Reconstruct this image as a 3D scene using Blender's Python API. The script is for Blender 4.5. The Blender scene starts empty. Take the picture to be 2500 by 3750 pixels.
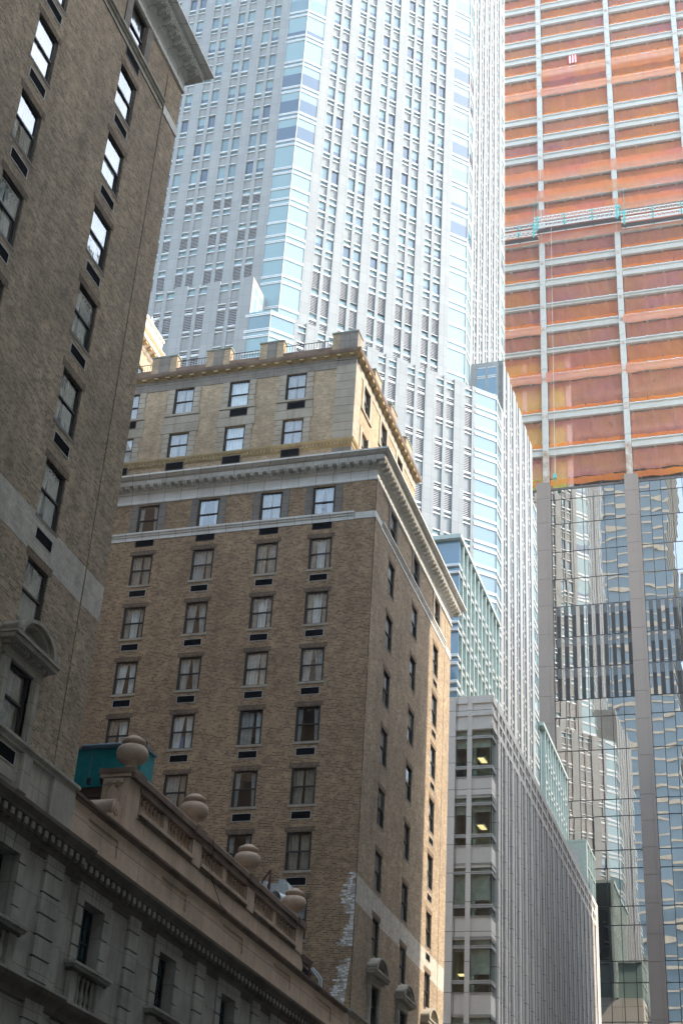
import bpy, math, random
from mathutils import Matrix, Vector
R = math.radians
random.seed(7)
SC = bpy.context.scene
COL = SC.collection

# ---------------------------------------------------------------- camera
PITCH, YAW, ROLL = R(30.67166), R(18.32923), R(3.7564)
fw = Vector((-math.sin(YAW)*math.cos(PITCH), math.cos(YAW)*math.cos(PITCH), math.sin(PITCH)))
rt = Vector((math.cos(YAW), math.sin(YAW), 0)); up = rt.cross(fw)
c, s = math.cos(ROLL), math.sin(ROLL)
ax, ay = c*rt + s*up, -s*rt + c*up
CAM = Vector((0, 0, 1.6))
cd = bpy.data.cameras.new('camera'); cam = bpy.data.objects.new('camera', cd); COL.objects.link(cam)
cd.sensor_fit = 'VERTICAL'; cd.sensor_height = 36; cd.lens = 5344.558/3750*36
cd.clip_start = 0.1; cd.clip_end = 6000
m = Matrix((ax, ay, -fw)).transposed().to_4x4(); m.translation = CAM
cam.matrix_world = m
SC.camera = cam

# ---------------------------------------------------------------- sky, sun, exposure
SUN_EL, SUN_ROT = R(47), R(72)
w = bpy.data.worlds.new('World'); SC.world = w; w.use_nodes = True
nt = w.node_tree; bg = nt.nodes['Background']
sk = nt.nodes.new('ShaderNodeTexSky'); sk.sky_type = 'NISHITA'; sk.sun_disc = False
sk.sun_elevation = SUN_EL; sk.sun_rotation = SUN_ROT; sk.air_density = 1.0; sk.dust_density = 1.3; sk.ozone_density = 1.0
hs = nt.nodes.new('ShaderNodeHueSaturation'); hs.inputs['Saturation'].default_value = 0.72; hs.inputs['Hue'].default_value = 0.484
nt.links.new(sk.outputs[0], hs.inputs['Color']); nt.links.new(hs.outputs[0], bg.inputs[0]); bg.inputs[1].default_value = 0.15
ld = bpy.data.lights.new('sun', 'SUN'); ld.energy = 1.65; ld.angle = R(0.5); ld.color = (1, 0.87, 0.70)
lo = bpy.data.objects.new('sun', ld); COL.objects.link(lo)
sd = Vector((math.sin(SUN_ROT)*math.cos(SUN_EL), math.cos(SUN_ROT)*math.cos(SUN_EL), math.sin(SUN_EL)))
lo.rotation_euler = sd.to_track_quat('Z', 'Y').to_euler(); lo.location = (60, 40, 200)
SC.view_settings.view_transform = 'Standard'; SC.view_settings.look = 'None'
SC.view_settings.gamma = 1; SC.view_settings.use_curve_mapping = False
SC.view_settings.exposure = 2.5
SC.cycles.use_denoising = True
SC.cycles.max_bounces = 8; SC.cycles.diffuse_bounces = 4; SC.cycles.glossy_bounces = 4
SC.cycles.transparent_max_bounces = 16; SC.cycles.transmission_bounces = 4
SC.cycles.caustics_reflective = False; SC.cycles.caustics_refractive = False
SC.cycles.sample_clamp_indirect = 6

# ---------------------------------------------------------------- materials
MATS = {}
def newmat(name):
    mt = bpy.data.materials.new(name); mt.use_nodes = True
    MATS[name] = mt
    return mt, mt.node_tree, mt.node_tree.nodes['Principled BSDF']
def N(nt, t, **k):
    n = nt.nodes.new(t)
    for a, b in k.items():
        if a.startswith('i_'):
            key = a[2:]; n.inputs[int(key) if key.isdigit() else key.replace('_', ' ')].default_value = b
        else: setattr(n, a, b)
    return n
def mix(nt, fac, a, b, mode='MIX'):
    n = nt.nodes.new('ShaderNodeMix'); n.data_type = 'RGBA'; n.blend_type = mode
    for sock, v in ((n.inputs[0], fac), (n.inputs[6], a), (n.inputs[7], b)):
        if hasattr(v, 'links'): nt.links.new(v, sock)
        else: sock.default_value = v if not isinstance(v, tuple) or len(v) == 4 else (*v, 1)
    return n.outputs[2]
def ramp(nt, val, p0, p1, a=0.0, b=1.0):
    n = nt.nodes.new('ShaderNodeMapRange'); n.clamp = True
    nt.links.new(val, n.inputs[0])
    for i, v in enumerate((p0, p1, a, b)): n.inputs[i+1].default_value = v
    return n.outputs[0]
def noise(nt, scale, detail=4, rough=0.6, stretch=None):
    tc = nt.nodes.new('ShaderNodeNewGeometry'); n = nt.nodes.new('ShaderNodeTexNoise')
    n.inputs['Scale'].default_value = scale; n.inputs['Detail'].default_value = detail; n.inputs['Roughness'].default_value = rough
    if stretch:
        mp = nt.nodes.new('ShaderNodeMapping'); mp.inputs['Scale'].default_value = stretch
        nt.links.new(tc.outputs['Position'], mp.inputs[0]); nt.links.new(mp.outputs[0], n.inputs['Vector'])
    else: nt.links.new(tc.outputs['Position'], n.inputs['Vector'])
    return n.outputs[0]

def brick_mat(name, c1, c2, mortar, soot, bw=0.23, rh=0.077, ms=0.011, soot_amt=0.55, bias=0.0, bump=0.4):
    mt, nt, p = newmat(name)
    uv = N(nt, 'ShaderNodeUVMap')
    # wobble a little so that courses are not ruled lines
    b = N(nt, 'ShaderNodeTexBrick', offset=0.5, squash=0.55, squash_frequency=3)
    b.inputs['Scale'].default_value = 1; b.inputs['Mortar Size'].default_value = ms; b.inputs['Mortar Smooth'].default_value = 0.2
    b.inputs['Bias'].default_value = bias; b.inputs['Brick Width'].default_value = bw; b.inputs['Row Height'].default_value = rh
    b.inputs['Color1'].default_value = (*c1, 1); b.inputs['Color2'].default_value = (*c2, 1); b.inputs['Mortar'].default_value = (*mortar, 1)
    nt.links.new(uv.outputs[0], b.inputs['Vector'])
    big = noise(nt, 0.35, 5, 0.65); fine = noise(nt, 2.2, 6, 0.7)
    streak = noise(nt, 1.0, 4, 0.6, (1.6, 1.6, 0.12))
    f = ramp(nt, big, 0.42, 0.68, 0, soot_amt)
    col = mix(nt, f, b.outputs[0], soot, 'MIX')
    f2 = ramp(nt, streak, 0.5, 0.75, 0, 0.35)
    col = mix(nt, f2, col, soot)
    f3 = ramp(nt, fine, 0.3, 0.7, 0.78, 1.2)
    col2 = N(nt, 'ShaderNodeVectorMath', operation='SCALE'); nt.links.new(col, col2.inputs[0]); nt.links.new(f3, col2.inputs['Scale'])
    nt.links.new(col2.outputs[0], p.inputs['Base Color'])
    p.inputs['Roughness'].default_value = 0.9; p.inputs['Specular IOR Level'].default_value = 0.2
    bp = N(nt, 'ShaderNodeBump', i_Strength=bump, i_Distance=0.012, invert=True)
    nt.links.new(b.outputs['Fac'], bp.inputs['Height']); nt.links.new(bp.outputs[0], p.inputs['Normal'])
    return mt
def stone_mat(name, base, stain, amt=0.5, scale=0.8, rough=0.85, joints=None, jcol=None, streak=True, speck=0.0):
    mt, nt, p = newmat(name)
    n1 = noise(nt, scale, 6, 0.65)
    f = ramp(nt, n1, 0.4, 0.7, 0, amt)
    col = mix(nt, f, (*base, 1), (*stain, 1))
    if streak:
        n2 = noise(nt, 1.3, 5, 0.65, (2.2, 2.2, 0.18)); f2 = ramp(nt, n2, 0.52, 0.75, 0, amt*0.8)
        col = mix(nt, f2, col, (*stain, 1))
    if speck:
        n3 = noise(nt, 14, 3, 0.8); f3 = ramp(nt, n3, 0.3, 0.7, 1-speck, 1+speck)
        v = N(nt, 'ShaderNodeVectorMath', operation='SCALE'); nt.links.new(col, v.inputs[0]); nt.links.new(f3, v.inputs['Scale']); col = v.outputs[0]
    if joints:
        uv = N(nt, 'ShaderNodeUVMap')
        b = N(nt, 'ShaderNodeTexBrick', offset=joints[3] if len(joints) > 3 else 0.0, squash=1)
        b.inputs['Scale'].default_value = 1; b.inputs['Mortar Size'].default_value = joints[2]; b.inputs['Mortar Smooth'].default_value = 0
        b.inputs['Brick Width'].default_value = joints[0]; b.inputs['Row Height'].default_value = joints[1]
        b.inputs['Color1'].default_value = (0.95, 0.95, 0.95, 1); b.inputs['Color2'].default_value = (1.05, 1.05, 1.05, 1); b.inputs['Mortar'].default_value = (1, 1, 1, 1)
        nt.links.new(uv.outputs[0], b.inputs['Vector'])
        col = mix(nt, 1.0, col, b.outputs[0], 'MULTIPLY')
        col = mix(nt, b.outputs['Fac'], col, (*(jcol or stain), 1))
    nt.links.new(col, p.inputs['Base Color'])
    p.inputs['Roughness'].default_value = rough; p.inputs['Specular IOR Level'].default_value = 0.25
    n4 = noise(nt, 9, 5, 0.7)
    bp = N(nt, 'ShaderNodeBump', i_Strength=0.25, i_Distance=0.02); nt.links.new(n4, bp.inputs['Height']); nt.links.new(bp.outputs[0], p.inputs['Normal'])
    return mt
def plain(name, col, rough=0.6, metal=0.0, var=0.12, scale=3.0, spec=0.3):
    mt, nt, p = newmat(name)
    n = noise(nt, scale, 4, 0.6); f = ramp(nt, n, 0.3, 0.7, 1-var, 1+var)
    v = N(nt, 'ShaderNodeVectorMath', operation='SCALE'); v.inputs[0].default_value = col; nt.links.new(f, v.inputs['Scale'])
    nt.links.new(v.outputs[0], p.inputs['Base Color']); p.inputs['Roughness'].default_value = rough; p.inputs['Metallic'].default_value = metal
    p.inputs['Specular IOR Level'].default_value = spec
    return mt
def mirror_glass(name, base, ior=1.6, rough=0.03, metal=0.0, wave=0.0, wscale=0.8, tint=None):
    mt, nt, p = newmat(name)
    p.inputs['Base Color'].default_value = (*base, 1); p.inputs['Roughness'].default_value = rough
    p.inputs['Metallic'].default_value = metal; p.inputs['IOR'].default_value = ior; p.inputs['Specular IOR Level'].default_value = 0.5
    if wave:
        n = noise(nt, wscale, 0.6, 0.45, (1, 1, 1.7)); bp = N(nt, 'ShaderNodeBump', i_Strength=1.0, i_Distance=wave)
        nt.links.new(n, bp.inputs['Height']); nt.links.new(bp.outputs[0], p.inputs['Normal'])
    return mt
def clear_pane(name, tint, ior=1.8, wave=0.006, wscale=1.4, gain=1.0):
    mt = bpy.data.materials.new(name); mt.use_nodes = True; MATS[name] = mt
    nt = mt.node_tree; nt.nodes.clear()
    out = N(nt, 'ShaderNodeOutputMaterial'); tr = N(nt, 'ShaderNodeBsdfTransparent'); gl = N(nt, 'ShaderNodeBsdfGlossy')
    tr.inputs[0].default_value = (*tint, 1); gl.inputs['Roughness'].default_value = 0.02; gl.inputs[0].default_value = (gain, gain, gain, 1)
    f0 = N(nt, 'ShaderNodeFresnel', i_IOR=ior); ge = N(nt, 'ShaderNodeNewGeometry'); inv = N(nt, 'ShaderNodeMath', operation='SUBTRACT', i_0=1.0); fr = N(nt, 'ShaderNodeMath', operation='MULTIPLY')
    nt.links.new(ge.outputs['Backfacing'], inv.inputs[1]); nt.links.new(f0.outputs[0], fr.inputs[0]); nt.links.new(inv.outputs[0], fr.inputs[1])
    mx = N(nt, 'ShaderNodeMixShader')
    n = noise(nt, wscale, 3, 0.5); bp = N(nt, 'ShaderNodeBump', i_Strength=1.0, i_Distance=wave); nt.links.new(n, bp.inputs['Height'])
    nt.links.new(bp.outputs[0], gl.inputs['Normal'])
    nt.links.new(fr.outputs[0], mx.inputs[0]); nt.links.new(tr.outputs[0], mx.inputs[1]); nt.links.new(gl.outputs[0], mx.inputs[2])
    nt.links.new(mx.outputs[0], out.inputs[0])
    return mt

brick_mat('brick_street', (0.46, 0.345, 0.225), (0.18, 0.135, 0.092), (0.42, 0.35, 0.265), (0.17, 0.138, 0.107, 1), soot_amt=0.45)
brick_mat('brick_court', (0.44, 0.292, 0.165), (0.16, 0.10, 0.06), (0.47, 0.36, 0.25), (0.15, 0.105, 0.07, 1), soot_amt=0.38)
brick_mat('brick_attic', (0.48, 0.355, 0.23), (0.28, 0.20, 0.128), (0.5, 0.41, 0.29), (0.17, 0.12, 0.08, 1), soot_amt=0.35)
brick_mat('brick_painted', (0.58, 0.54, 0.47), (0.46, 0.425, 0.365), (0.40, 0.365, 0.31), (0.34, 0.31, 0.26, 1), bw=0.36, rh=0.1, ms=0.008, soot_amt=0.4)
brick_mat('brick_soldier', (0.24, 0.16, 0.1), (0.12, 0.08, 0.055), (0.25, 0.2, 0.15), (0.09, 0.07, 0.055, 1), bw=0.088, rh=0.24, ms=0.012)
brick_mat('brick_dark', (0.12, 0.075, 0.055), (0.07, 0.045, 0.035), (0.12, 0.09, 0.07), (0.04, 0.03, 0.025, 1))
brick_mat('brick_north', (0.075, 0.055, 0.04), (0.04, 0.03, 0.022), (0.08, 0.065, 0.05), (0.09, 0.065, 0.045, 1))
brick_mat('brick_far', (0.42, 0.36, 0.30), (0.34, 0.29, 0.24), (0.45, 0.4, 0.34), (0.28, 0.24, 0.2, 1), bw=0.5, rh=0.2)
stone_mat('limestone', (0.42, 0.385, 0.32), (0.17, 0.145, 0.115), 0.6, joints=(1.2, 0.6, 0.008), jcol=(0.16, 0.14, 0.11))
stone_mat('quoin_stone', (0.40, 0.35, 0.275), (0.21, 0.175, 0.13), 0.55, scale=0.9)
stone_mat('terracotta', (0.74, 0.725, 0.68), (0.45, 0.42, 0.36), 0.5, joints=(0.95, 5, 0.01), jcol=(0.22, 0.2, 0.17))
stone_mat('yellow_stone', (0.40, 0.31, 0.17), (0.20, 0.15, 0.08), 0.6)
stone_mat('grey_stone', (0.25, 0.225, 0.195), (0.12, 0.105, 0.09), 0.6, joints=(1.1, 0.5, 0.012), jcol=(0.12, 0.1, 0.08))
stone_mat('old_copper_top', (0.30, 0.36, 0.31), (0.17, 0.17, 0.14), 0.6)
stone_mat('brownstone', (0.56, 0.425, 0.315), (0.31, 0.23, 0.17), 0.6, joints=(2.6, 1.2, 0.01), jcol=(0.14, 0.1, 0.075), speck=0.12)
stone_mat('carved_brownstone', (0.54, 0.40, 0.30), (0.31, 0.23, 0.17), 0.5, speck=0.12)
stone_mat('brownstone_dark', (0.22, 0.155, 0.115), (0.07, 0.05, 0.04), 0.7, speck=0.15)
stone_mat('podium_stone', (0.37, 0.35, 0.305), (0.12, 0.11, 0.095), 0.6, joints=(1.4, 0.9, 0.006), jcol=(0.1, 0.09, 0.08))
plain('joint_dark', (0.03, 0.027, 0.024), 0.9)
mirror_glass('podium_pane', (0.06, 0.11, 0.125), 2.2, wave=0.002)
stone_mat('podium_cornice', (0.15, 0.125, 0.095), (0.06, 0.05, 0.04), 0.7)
stone_mat('pedestal_stone', (0.40, 0.37, 0.315), (0.2, 0.18, 0.145), 0.6)
stone_mat('tower_stone', (0.26, 0.275, 0.28), (0.235, 0.248, 0.253), 0.4, scale=0.15, joints=(0.72, 1.22, 0.014), jcol=(0.17, 0.18, 0.185), streak=False)
stone_mat('grey_granite', (0.53, 0.51, 0.475), (0.45, 0.43, 0.40), 0.5, scale=0.4, joints=(3, 1.9, 0.02), jcol=(0.12, 0.11, 0.1), speck=0.1)
stone_mat('pier_granite', (0.25, 0.212, 0.19), (0.21, 0.178, 0.16), 0.4, scale=0.3, speck=0.08, streak=False)
stone_mat('pale_stone', (0.52, 0.47, 0.40), (0.38, 0.34, 0.29), 0.4, joints=(2.4, 1.2, 0.015))
stone_mat('cream_stone', (0.72, 0.64, 0.52), (0.5, 0.43, 0.34), 0.35, joints=(2.2, 1.6, 0.02), jcol=(0.45, 0.38, 0.3))
stone_mat('steel_paint', (0.50, 0.51, 0.49), (0.40, 0.38, 0.34), 0.45, scale=1.2)
stone_mat('rusty_steel', (0.52, 0.5, 0.46), (0.27, 0.12, 0.05), 0.9, scale=1.0)
stone_mat('asphalt', (0.05, 0.05, 0.052), (0.035, 0.035, 0.037), 0.5)
stone_mat('concrete', (0.30, 0.29, 0.27), (0.2, 0.19, 0.18), 0.5, joints=(1.5, 1.5, 0.012))
plain('deck', (0.50, 0.42, 0.38), 0.85)
plain('joist', (0.75, 0.70, 0.65), 0.8)
plain('core', (0.13, 0.115, 0.11), 0.9)
plain('sheathing', (0.65, 0.68, 0.10), 0.8, var=0.25, scale=0.6)
plain('stud', (0.5, 0.52, 0.5), 0.5)
plain('frame_dark', (0.030, 0.030, 0.034), 0.5)
plain('frame_brown', (0.05, 0.042, 0.037), 0.5)
plain('vent_frame', (0.42, 0.40, 0.36), 0.5, var=0.25)
plain('vent_grill', (0.010, 0.010, 0.011), 1.0, spec=0.0)
plain('office_room', (0.22, 0.25, 0.24), 0.9)
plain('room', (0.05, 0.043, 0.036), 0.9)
plain('curtain_beige', (0.36, 0.315, 0.26), 0.9, var=0.2)
plain('curtain_grey', (0.42, 0.41, 0.395), 0.9, var=0.2)
plain('curtain_sheer', (0.68, 0.70, 0.70), 0.9, var=0.15)
plain('blue_cloth', (0.02, 0.25, 0.6), 0.9)
plain('white_thing', (0.75, 0.75, 0.73), 0.8)
plain('metal_bar', (0.60, 0.62, 0.62), 0.35, metal=0.3)
plain('grey_bar', (0.34, 0.35, 0.345), 0.4, metal=0.2)
plain('louver', (0.42, 0.42, 0.43), 0.5)
plain('louver_dark', (0.10, 0.09, 0.095), 0.8)
plain('dark_metal', (0.02, 0.022, 0.024), 0.5)
plain('dark_panel', (0.085, 0.09, 0.10), 0.45)
plain('mint_metal', (0.36, 0.43, 0.41), 0.4, metal=0.1)
plain('teal_paint', (0.008, 0.20, 0.215), 0.45, var=0.2)
plain('teal_edge', (0.10, 0.16, 0.20), 0.5)
plain('teal_steel', (0.06, 0.42, 0.40), 0.5)
plain('galvanised', (0.58, 0.62, 0.62), 0.4, metal=0.3)
plain('rust', (0.09, 0.055, 0.04), 0.8, var=0.4)
plain('black_iron', (0.018, 0.018, 0.02), 0.8, spec=0.1)
plain('white_metal', (0.72, 0.72, 0.7), 0.5)
plain('rope', (0.55, 0.5, 0.45), 0.8)
plain('skin', (0.5, 0.32, 0.22), 0.6); plain('vest', (0.55, 0.75, 0.05), 0.7); plain('helmet_yellow', (0.8, 0.75, 0.1), 0.4); plain('jeans', (0.06, 0.08, 0.15), 0.9)
plain('flag_red', (0.55, 0.02, 0.04), 0.8); plain('flag_white', (0.85, 0.83, 0.8), 0.8); plain('flag_blue', (0.03, 0.04, 0.2), 0.8)
plain('blue_pipe', (0.25, 0.25, 0.65), 0.5)
mirror_glass('tower_pane', (0.13, 0.21, 0.245), 1.75)
mirror_glass('tower_blind', (0.19, 0.29, 0.315), 1.7)
mirror_glass('tower_dark', (0.05, 0.09, 0.14), 1.8)
mirror_glass('gray_pane', (0.05, 0.06, 0.058), 1.7, wave=0.002)
mirror_glass('gray_blind', (0.20, 0.23, 0.2), 1.55, wave=0.002)
mirror_glass('mint_pane', (0.20, 0.28, 0.28), 1.75)
mirror_glass('blue_pane', (0.11, 0.20, 0.28), 1.75)
mirror_glass('curtain_wall', (0.47, 0.465, 0.45), rough=0.0, metal=1.0, wave=0.0065, wscale=0.26)
mirror_glass('south_glass', (0.08, 0.13, 0.17), 1.7)
clear_pane('old_glass', (0.86, 0.9, 0.9), 2.4, 0.006, 1.6)
clear_pane('office_glass', (0.62, 0.74, 0.70), 1.6, 0.002, 1.0)
mt, nt, p = newmat('office_lamp'); p.inputs['Emission Color'].default_value = (1, 0.75, 0.35, 1); p.inputs['Emission Strength'].default_value = 0.3; p.inputs['Base Color'].default_value = (0.8, 0.7, 0.5, 1)

def net_mat(name, col, alpha, mesh=True):
    mt = bpy.data.materials.new(name); mt.use_nodes = True; MATS[name] = mt
    nt = mt.node_tree; nt.nodes.clear(); out = N(nt, 'ShaderNodeOutputMaterial')
    df = N(nt, 'ShaderNodeBsdfDiffuse'); tl = N(nt, 'ShaderNodeBsdfTranslucent'); tr = N(nt, 'ShaderNodeBsdfTransparent')
    nc = noise(nt, 0.16, 3, 0.6); c1 = mix(nt, ramp(nt, nc, 0.42, 0.62), (*col, 1), (min(1, col[0]*1.03), col[1]*1.12, col[2]*0.8, 1))
    nd = noise(nt, 0.11, 3, 0.6, (1, 1.3, 1.9)); c1 = mix(nt, ramp(nt, nd, 0.5, 0.68), c1, (col[0]*0.9, col[1]*0.85, col[2]*1.35, 1))
    nt.links.new(c1, df.inputs[0]); nt.links.new(c1, tl.inputs[0])
    m1 = N(nt, 'ShaderNodeMixShader', i_0=0.4); nt.links.new(df.outputs[0], m1.inputs[1]); nt.links.new(tl.outputs[0], m1.inputs[2])
    n = noise(nt, 0.55, 5, 0.6); n2 = noise(nt, 3.0, 4, 0.7, (2.0, 1, 0.35))
    ad = N(nt, 'ShaderNodeMath', operation='ADD'); nt.links.new(n, ad.inputs[0]); nt.links.new(n2, ad.inputs[1])
    f = ramp(nt, ad.outputs[0], 0.6, 1.4, alpha-0.09, alpha+0.09)
    m2 = N(nt, 'ShaderNodeMixShader'); nt.links.new(f, m2.inputs[0]); nt.links.new(tr.outputs[0], m2.inputs[1]); nt.links.new(m1.outputs[0], m2.inputs[2])
    nt.links.new(m2.outputs[0], out.inputs[0])
net_mat('orange_net', (0.98, 0.33, 0.15), 0.5)
net_mat('red_net', (0.98, 0.37, 0.26), 0.44)
net_mat('guard_net', (0.98, 0.30, 0.06), 0.66)

# ---------------------------------------------------------------- mesh builder
class MB:
    def __init__(s): s.v = []; s.f = []; s.uv = []; s.mi = []; s.m = Matrix(); s.mats = []; s.sm = []
    def at(s, x=0, y=0, z=0, rot=0): s.m = Matrix.Translation((x, y, z)) @ Matrix.Rotation(R(rot), 4, 'Z'); return s
    def mid(s, name):
        if name not in s.mats: s.mats.append(name)
        return s.mats.index(name)
    def poly(s, pts, m, uvs=None, smooth=False):
        pts = [Vector(p) for p in pts]
        if uvs is None:
            n = (pts[1]-pts[0]).cross(pts[2]-pts[0]); a = [abs(q) for q in n]
            if a[2] >= a[0] and a[2] >= a[1]: uvs = [(p.x, p.y) for p in pts]
            elif a[1] >= a[0]: uvs = [(p.x, p.z) for p in pts]
            else: uvs = [(p.y, p.z) for p in pts]
        b = len(s.v); s.v += [s.m @ p for p in pts]; s.f.append(tuple(range(b, b+len(pts)))); s.uv += uvs; s.mi.append(s.mid(m)); s.sm.append(smooth)
    def box(s, x0, x1, y0, y1, z0, z1, m, skip=''):
        if x1 <= x0 or y1 <= y0 or z1 <= z0: return
        P = lambda a, b, c_: (a, b, c_)
        if 'f' not in skip: s.poly([P(x0,y0,z0), P(x1,y0,z0), P(x1,y0,z1), P(x0,y0,z1)], m)
        if 'k' not in skip: s.poly([P(x1,y1,z0), P(x0,y1,z0), P(x0,y1,z1), P(x1,y1,z1)], m)
        if 'l' not in skip: s.poly([P(x0,y1,z0), P(x0,y0,z0), P(x0,y0,z1), P(x0,y1,z1)], m)
        if 'r' not in skip: s.poly([P(x1,y0,z0), P(x1,y1,z0), P(x1,y1,z1), P(x1,y0,z1)], m)
        if 't' not in skip: s.poly([P(x0,y0,z1), P(x1,y0,z1), P(x1,y1,z1), P(x0,y1,z1)], m)
        if 'b' not in skip: s.poly([P(x0,y1,z0), P(x1,y1,z0), P(x1,y0,z0), P(x0,y0,z0)], m)
    def wall(s, x0, x1, z0, z1, holes, m, y=0.0, depth=0.16, rm=None):
        """sheet facing -y with rectangular holes (hx0,hx1,hz0,hz1) and reveals"""
        hs = [(max(a, x0), min(b, x1), max(c_, z0), min(d, z1)) for a, b, c_, d in holes]
        hs = [h for h in hs if h[1]-h[0] > 1e-4 and h[3]-h[2] > 1e-4]
        xs = sorted({x0, x1, *[h[0] for h in hs], *[h[1] for h in hs]}); zs = sorted({z0, z1, *[h[2] for h in hs], *[h[3] for h in hs]})
        for j in range(len(zs)-1):
            run = None
            for i in range(len(xs)-1):
                cx, cz = (xs[i]+xs[i+1])/2, (zs[j]+zs[j+1])/2
                inside = any(h[0] < cx < h[1] and h[2] < cz < h[3] for h in hs)
                if not inside and run is None: run = xs[i]
                if inside and run is not None:
                    s.poly([(run,y,zs[j]), (xs[i],y,zs[j]), (xs[i],y,zs[j+1]), (run,y,zs[j+1])], m); run = None
            if run is not None: s.poly([(run,y,zs[j]), (x1,y,zs[j]), (x1,y,zs[j+1]), (run,y,zs[j+1])], m)
        rm = rm or m; e = y+depth
        for a, b, c_, d in hs:
            s.poly([(a,y,c_), (a,e,c_), (a,e,d), (a,y,d)], rm); s.poly([(b,e,c_), (b,y,c_), (b,y,d), (b,e,d)], rm)
            if d < z1-1e-4: s.poly([(a,y,d), (a,e,d), (b,e,d), (b,y,d)], rm)
            if c_ > z0+1e-4: s.poly([(a,e,c_), (a,y,c_), (b,y,c_), (b,e,c_)], rm)
    def sweep(s, prof, path, m, closed=False, mats=None):
        """prof: (d outward, z); path: plan points, outward on the right of travel"""
        n = len(path); P = [Vector((*p, 0)) for p in path]
        offs = []
        for i in range(n):
            a = (P[i]-P[i-1]).normalized() if (i > 0 or closed) else None
            b = (P[(i+1) % n]-P[i]).normalized() if (i < n-1 or closed) else None
            na = Vector((a.y, -a.x, 0)) if a else None; nb = Vector((b.y, -b.x, 0)) if b else None
            if na is None: o = nb
            elif nb is None: o = na
            else: o = (na+nb); o = o / (1+na.dot(nb))
            offs.append(o)
        acc = 0; segs = n if closed else n-1
        for i in range(segs):
            j = (i+1) % n; L = (P[j]-P[i]).length; t = 0
            for k in range(len(prof)-1):
                (d0, z0), (d1, z1) = prof[k], prof[k+1]; dl = math.hypot(d1-d0, z1-z0)
                A = P[i]+offs[i]*d0; B = P[j]+offs[j]*d0; C = P[j]+offs[j]*d1; D = P[i]+offs[i]*d1
                mm = mats[k] if mats else m
                s.poly([(A.x,A.y,z0), (B.x,B.y,z0), (C.x,C.y,z1), (D.x,D.y,z1)], mm, [(acc,t), (acc+L,t), (acc+L,t+dl), (acc,t+dl)]); t += dl
            acc += L
        if not closed and len(prof) > 2:
            for i, fl in ((0, 1), (n-1, 0)):
                pts = [tuple(P[i]+offs[i]*d)[:2]+(z,) for d, z in prof]
                s.poly(pts if not fl else pts[::-1], m)
    def lathe(s, cx, cy, prof, m, n=16, smooth=True):
        for k in range(len(prof)-1):
            (r0, z0), (r1, z1) = prof[k], prof[k+1]
            for i in range(n):
                a, b = 2*math.pi*i/n, 2*math.pi*(i+1)/n
                pts = [(cx+r0*math.cos(a), cy+r0*math.sin(a), z0), (cx+r0*math.cos(b), cy+r0*math.sin(b), z0), (cx+r1*math.cos(b), cy+r1*math.sin(b), z1), (cx+r1*math.cos(a), cy+r1*math.sin(a), z1)]
                if r0 < 1e-5: pts = [pts[0], pts[2], pts[3]]
                elif r1 < 1e-5: pts = pts[:3]
                s.poly(pts, m, smooth=smooth)
    def tube(s, pts, r, m, n=8):
        pts = [Vector(p) for p in pts]
        for a, b in zip(pts[:-1], pts[1:]):
            d = (b-a).normalized(); u = d.cross(Vector((0,0,1)) if abs(d.z) < 0.9 else Vector((1,0,0))).normalized(); w_ = d.cross(u)
            for i in range(n):
                c0, c1 = 2*math.pi*i/n, 2*math.pi*(i+1)/n
                o0 = (u*math.cos(c0)+w_*math.sin(c0))*r; o1 = (u*math.cos(c1)+w_*math.sin(c1))*r
                s.poly([a+o0, a+o1, b+o1, b+o0], m, smooth=True)
    def bar(s, a, b, w_, h, m):
        a, b = Vector(a), Vector(b); d = (b-a).normalized(); u = d.cross(Vector((0,0,1)) if abs(d.z) < 0.95 else Vector((0,1,0))).normalized()*w_/2; q = u.normalized().cross(d)*h/2
        A = [a+u+q, a-u+q, a-u-q, a+u-q]; B = [b+u+q, b-u+q, b-u-q, b+u-q]
        for i in range(4): s.poly([A[i], A[(i+1)%4], B[(i+1)%4], B[i]], m)
        s.poly(A[::-1], m); s.poly(B, m)
    def mesh(s, name, off=Vector((0,0,0))):
        me = bpy.data.meshes.new(name)
        me.from_pydata([v-off for v in s.v], [], s.f)
        for n in s.mats: me.materials.append(MATS[n])
        me.polygons.foreach_set('material_index', s.mi); me.polygons.foreach_set('use_smooth', s.sm)
        uvl = me.uv_layers.new(name='UVMap'); uvl.data.foreach_set('uv', [q for u in s.uv for q in u])
        if any(s.sm):
            import bmesh
            bm = bmesh.new(); bm.from_mesh(me); bmesh.ops.remove_doubles(bm, verts=bm.verts, dist=1e-4); bm.to_mesh(me); bm.free()
        me.update()
        return me
    def build(s, name, parent=None):
        off = wloc(parent) if parent else Vector((0,0,0))
        o = bpy.data.objects.new(name, s.mesh(name, off)); COL.objects.link(o)
        if parent: o.parent = parent
        return o
WL = {}
def wloc(o):
    while o is not None:
        if o.name in WL: return WL[o.name]
        o = o.parent
    return Vector((0,0,0))
def thing(name, label, cat, loc, group=None):
    o = bpy.data.objects.new(name, None); COL.objects.link(o); o.location = loc; o.empty_display_size = 0.5
    WL[o.name] = Vector(loc); o['label'] = label; o['category'] = cat
    if group: o['group'] = group
    return o
def tag(o, label, cat, group=None):
    o['label'] = label; o['category'] = cat
    if group: o['group'] = group
    return o
def structure(o): o['kind'] = 'structure'; return o
def inst(name, me, parent, x=0, y=0, z=0, rot=0):
    """part sharing mesh data; world coordinates under an unrotated thing, local coordinates under a rotated part"""
    o = bpy.data.objects.new(name, me); COL.objects.link(o); o.parent = parent
    o.location = Vector((x, y, z)) - wloc(parent); o.rotation_euler = (0, 0, R(rot))
    return o
def child(name, me, parent):
    o = bpy.data.objects.new(name, me); COL.objects.link(o); o.parent = parent
    return o

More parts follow.
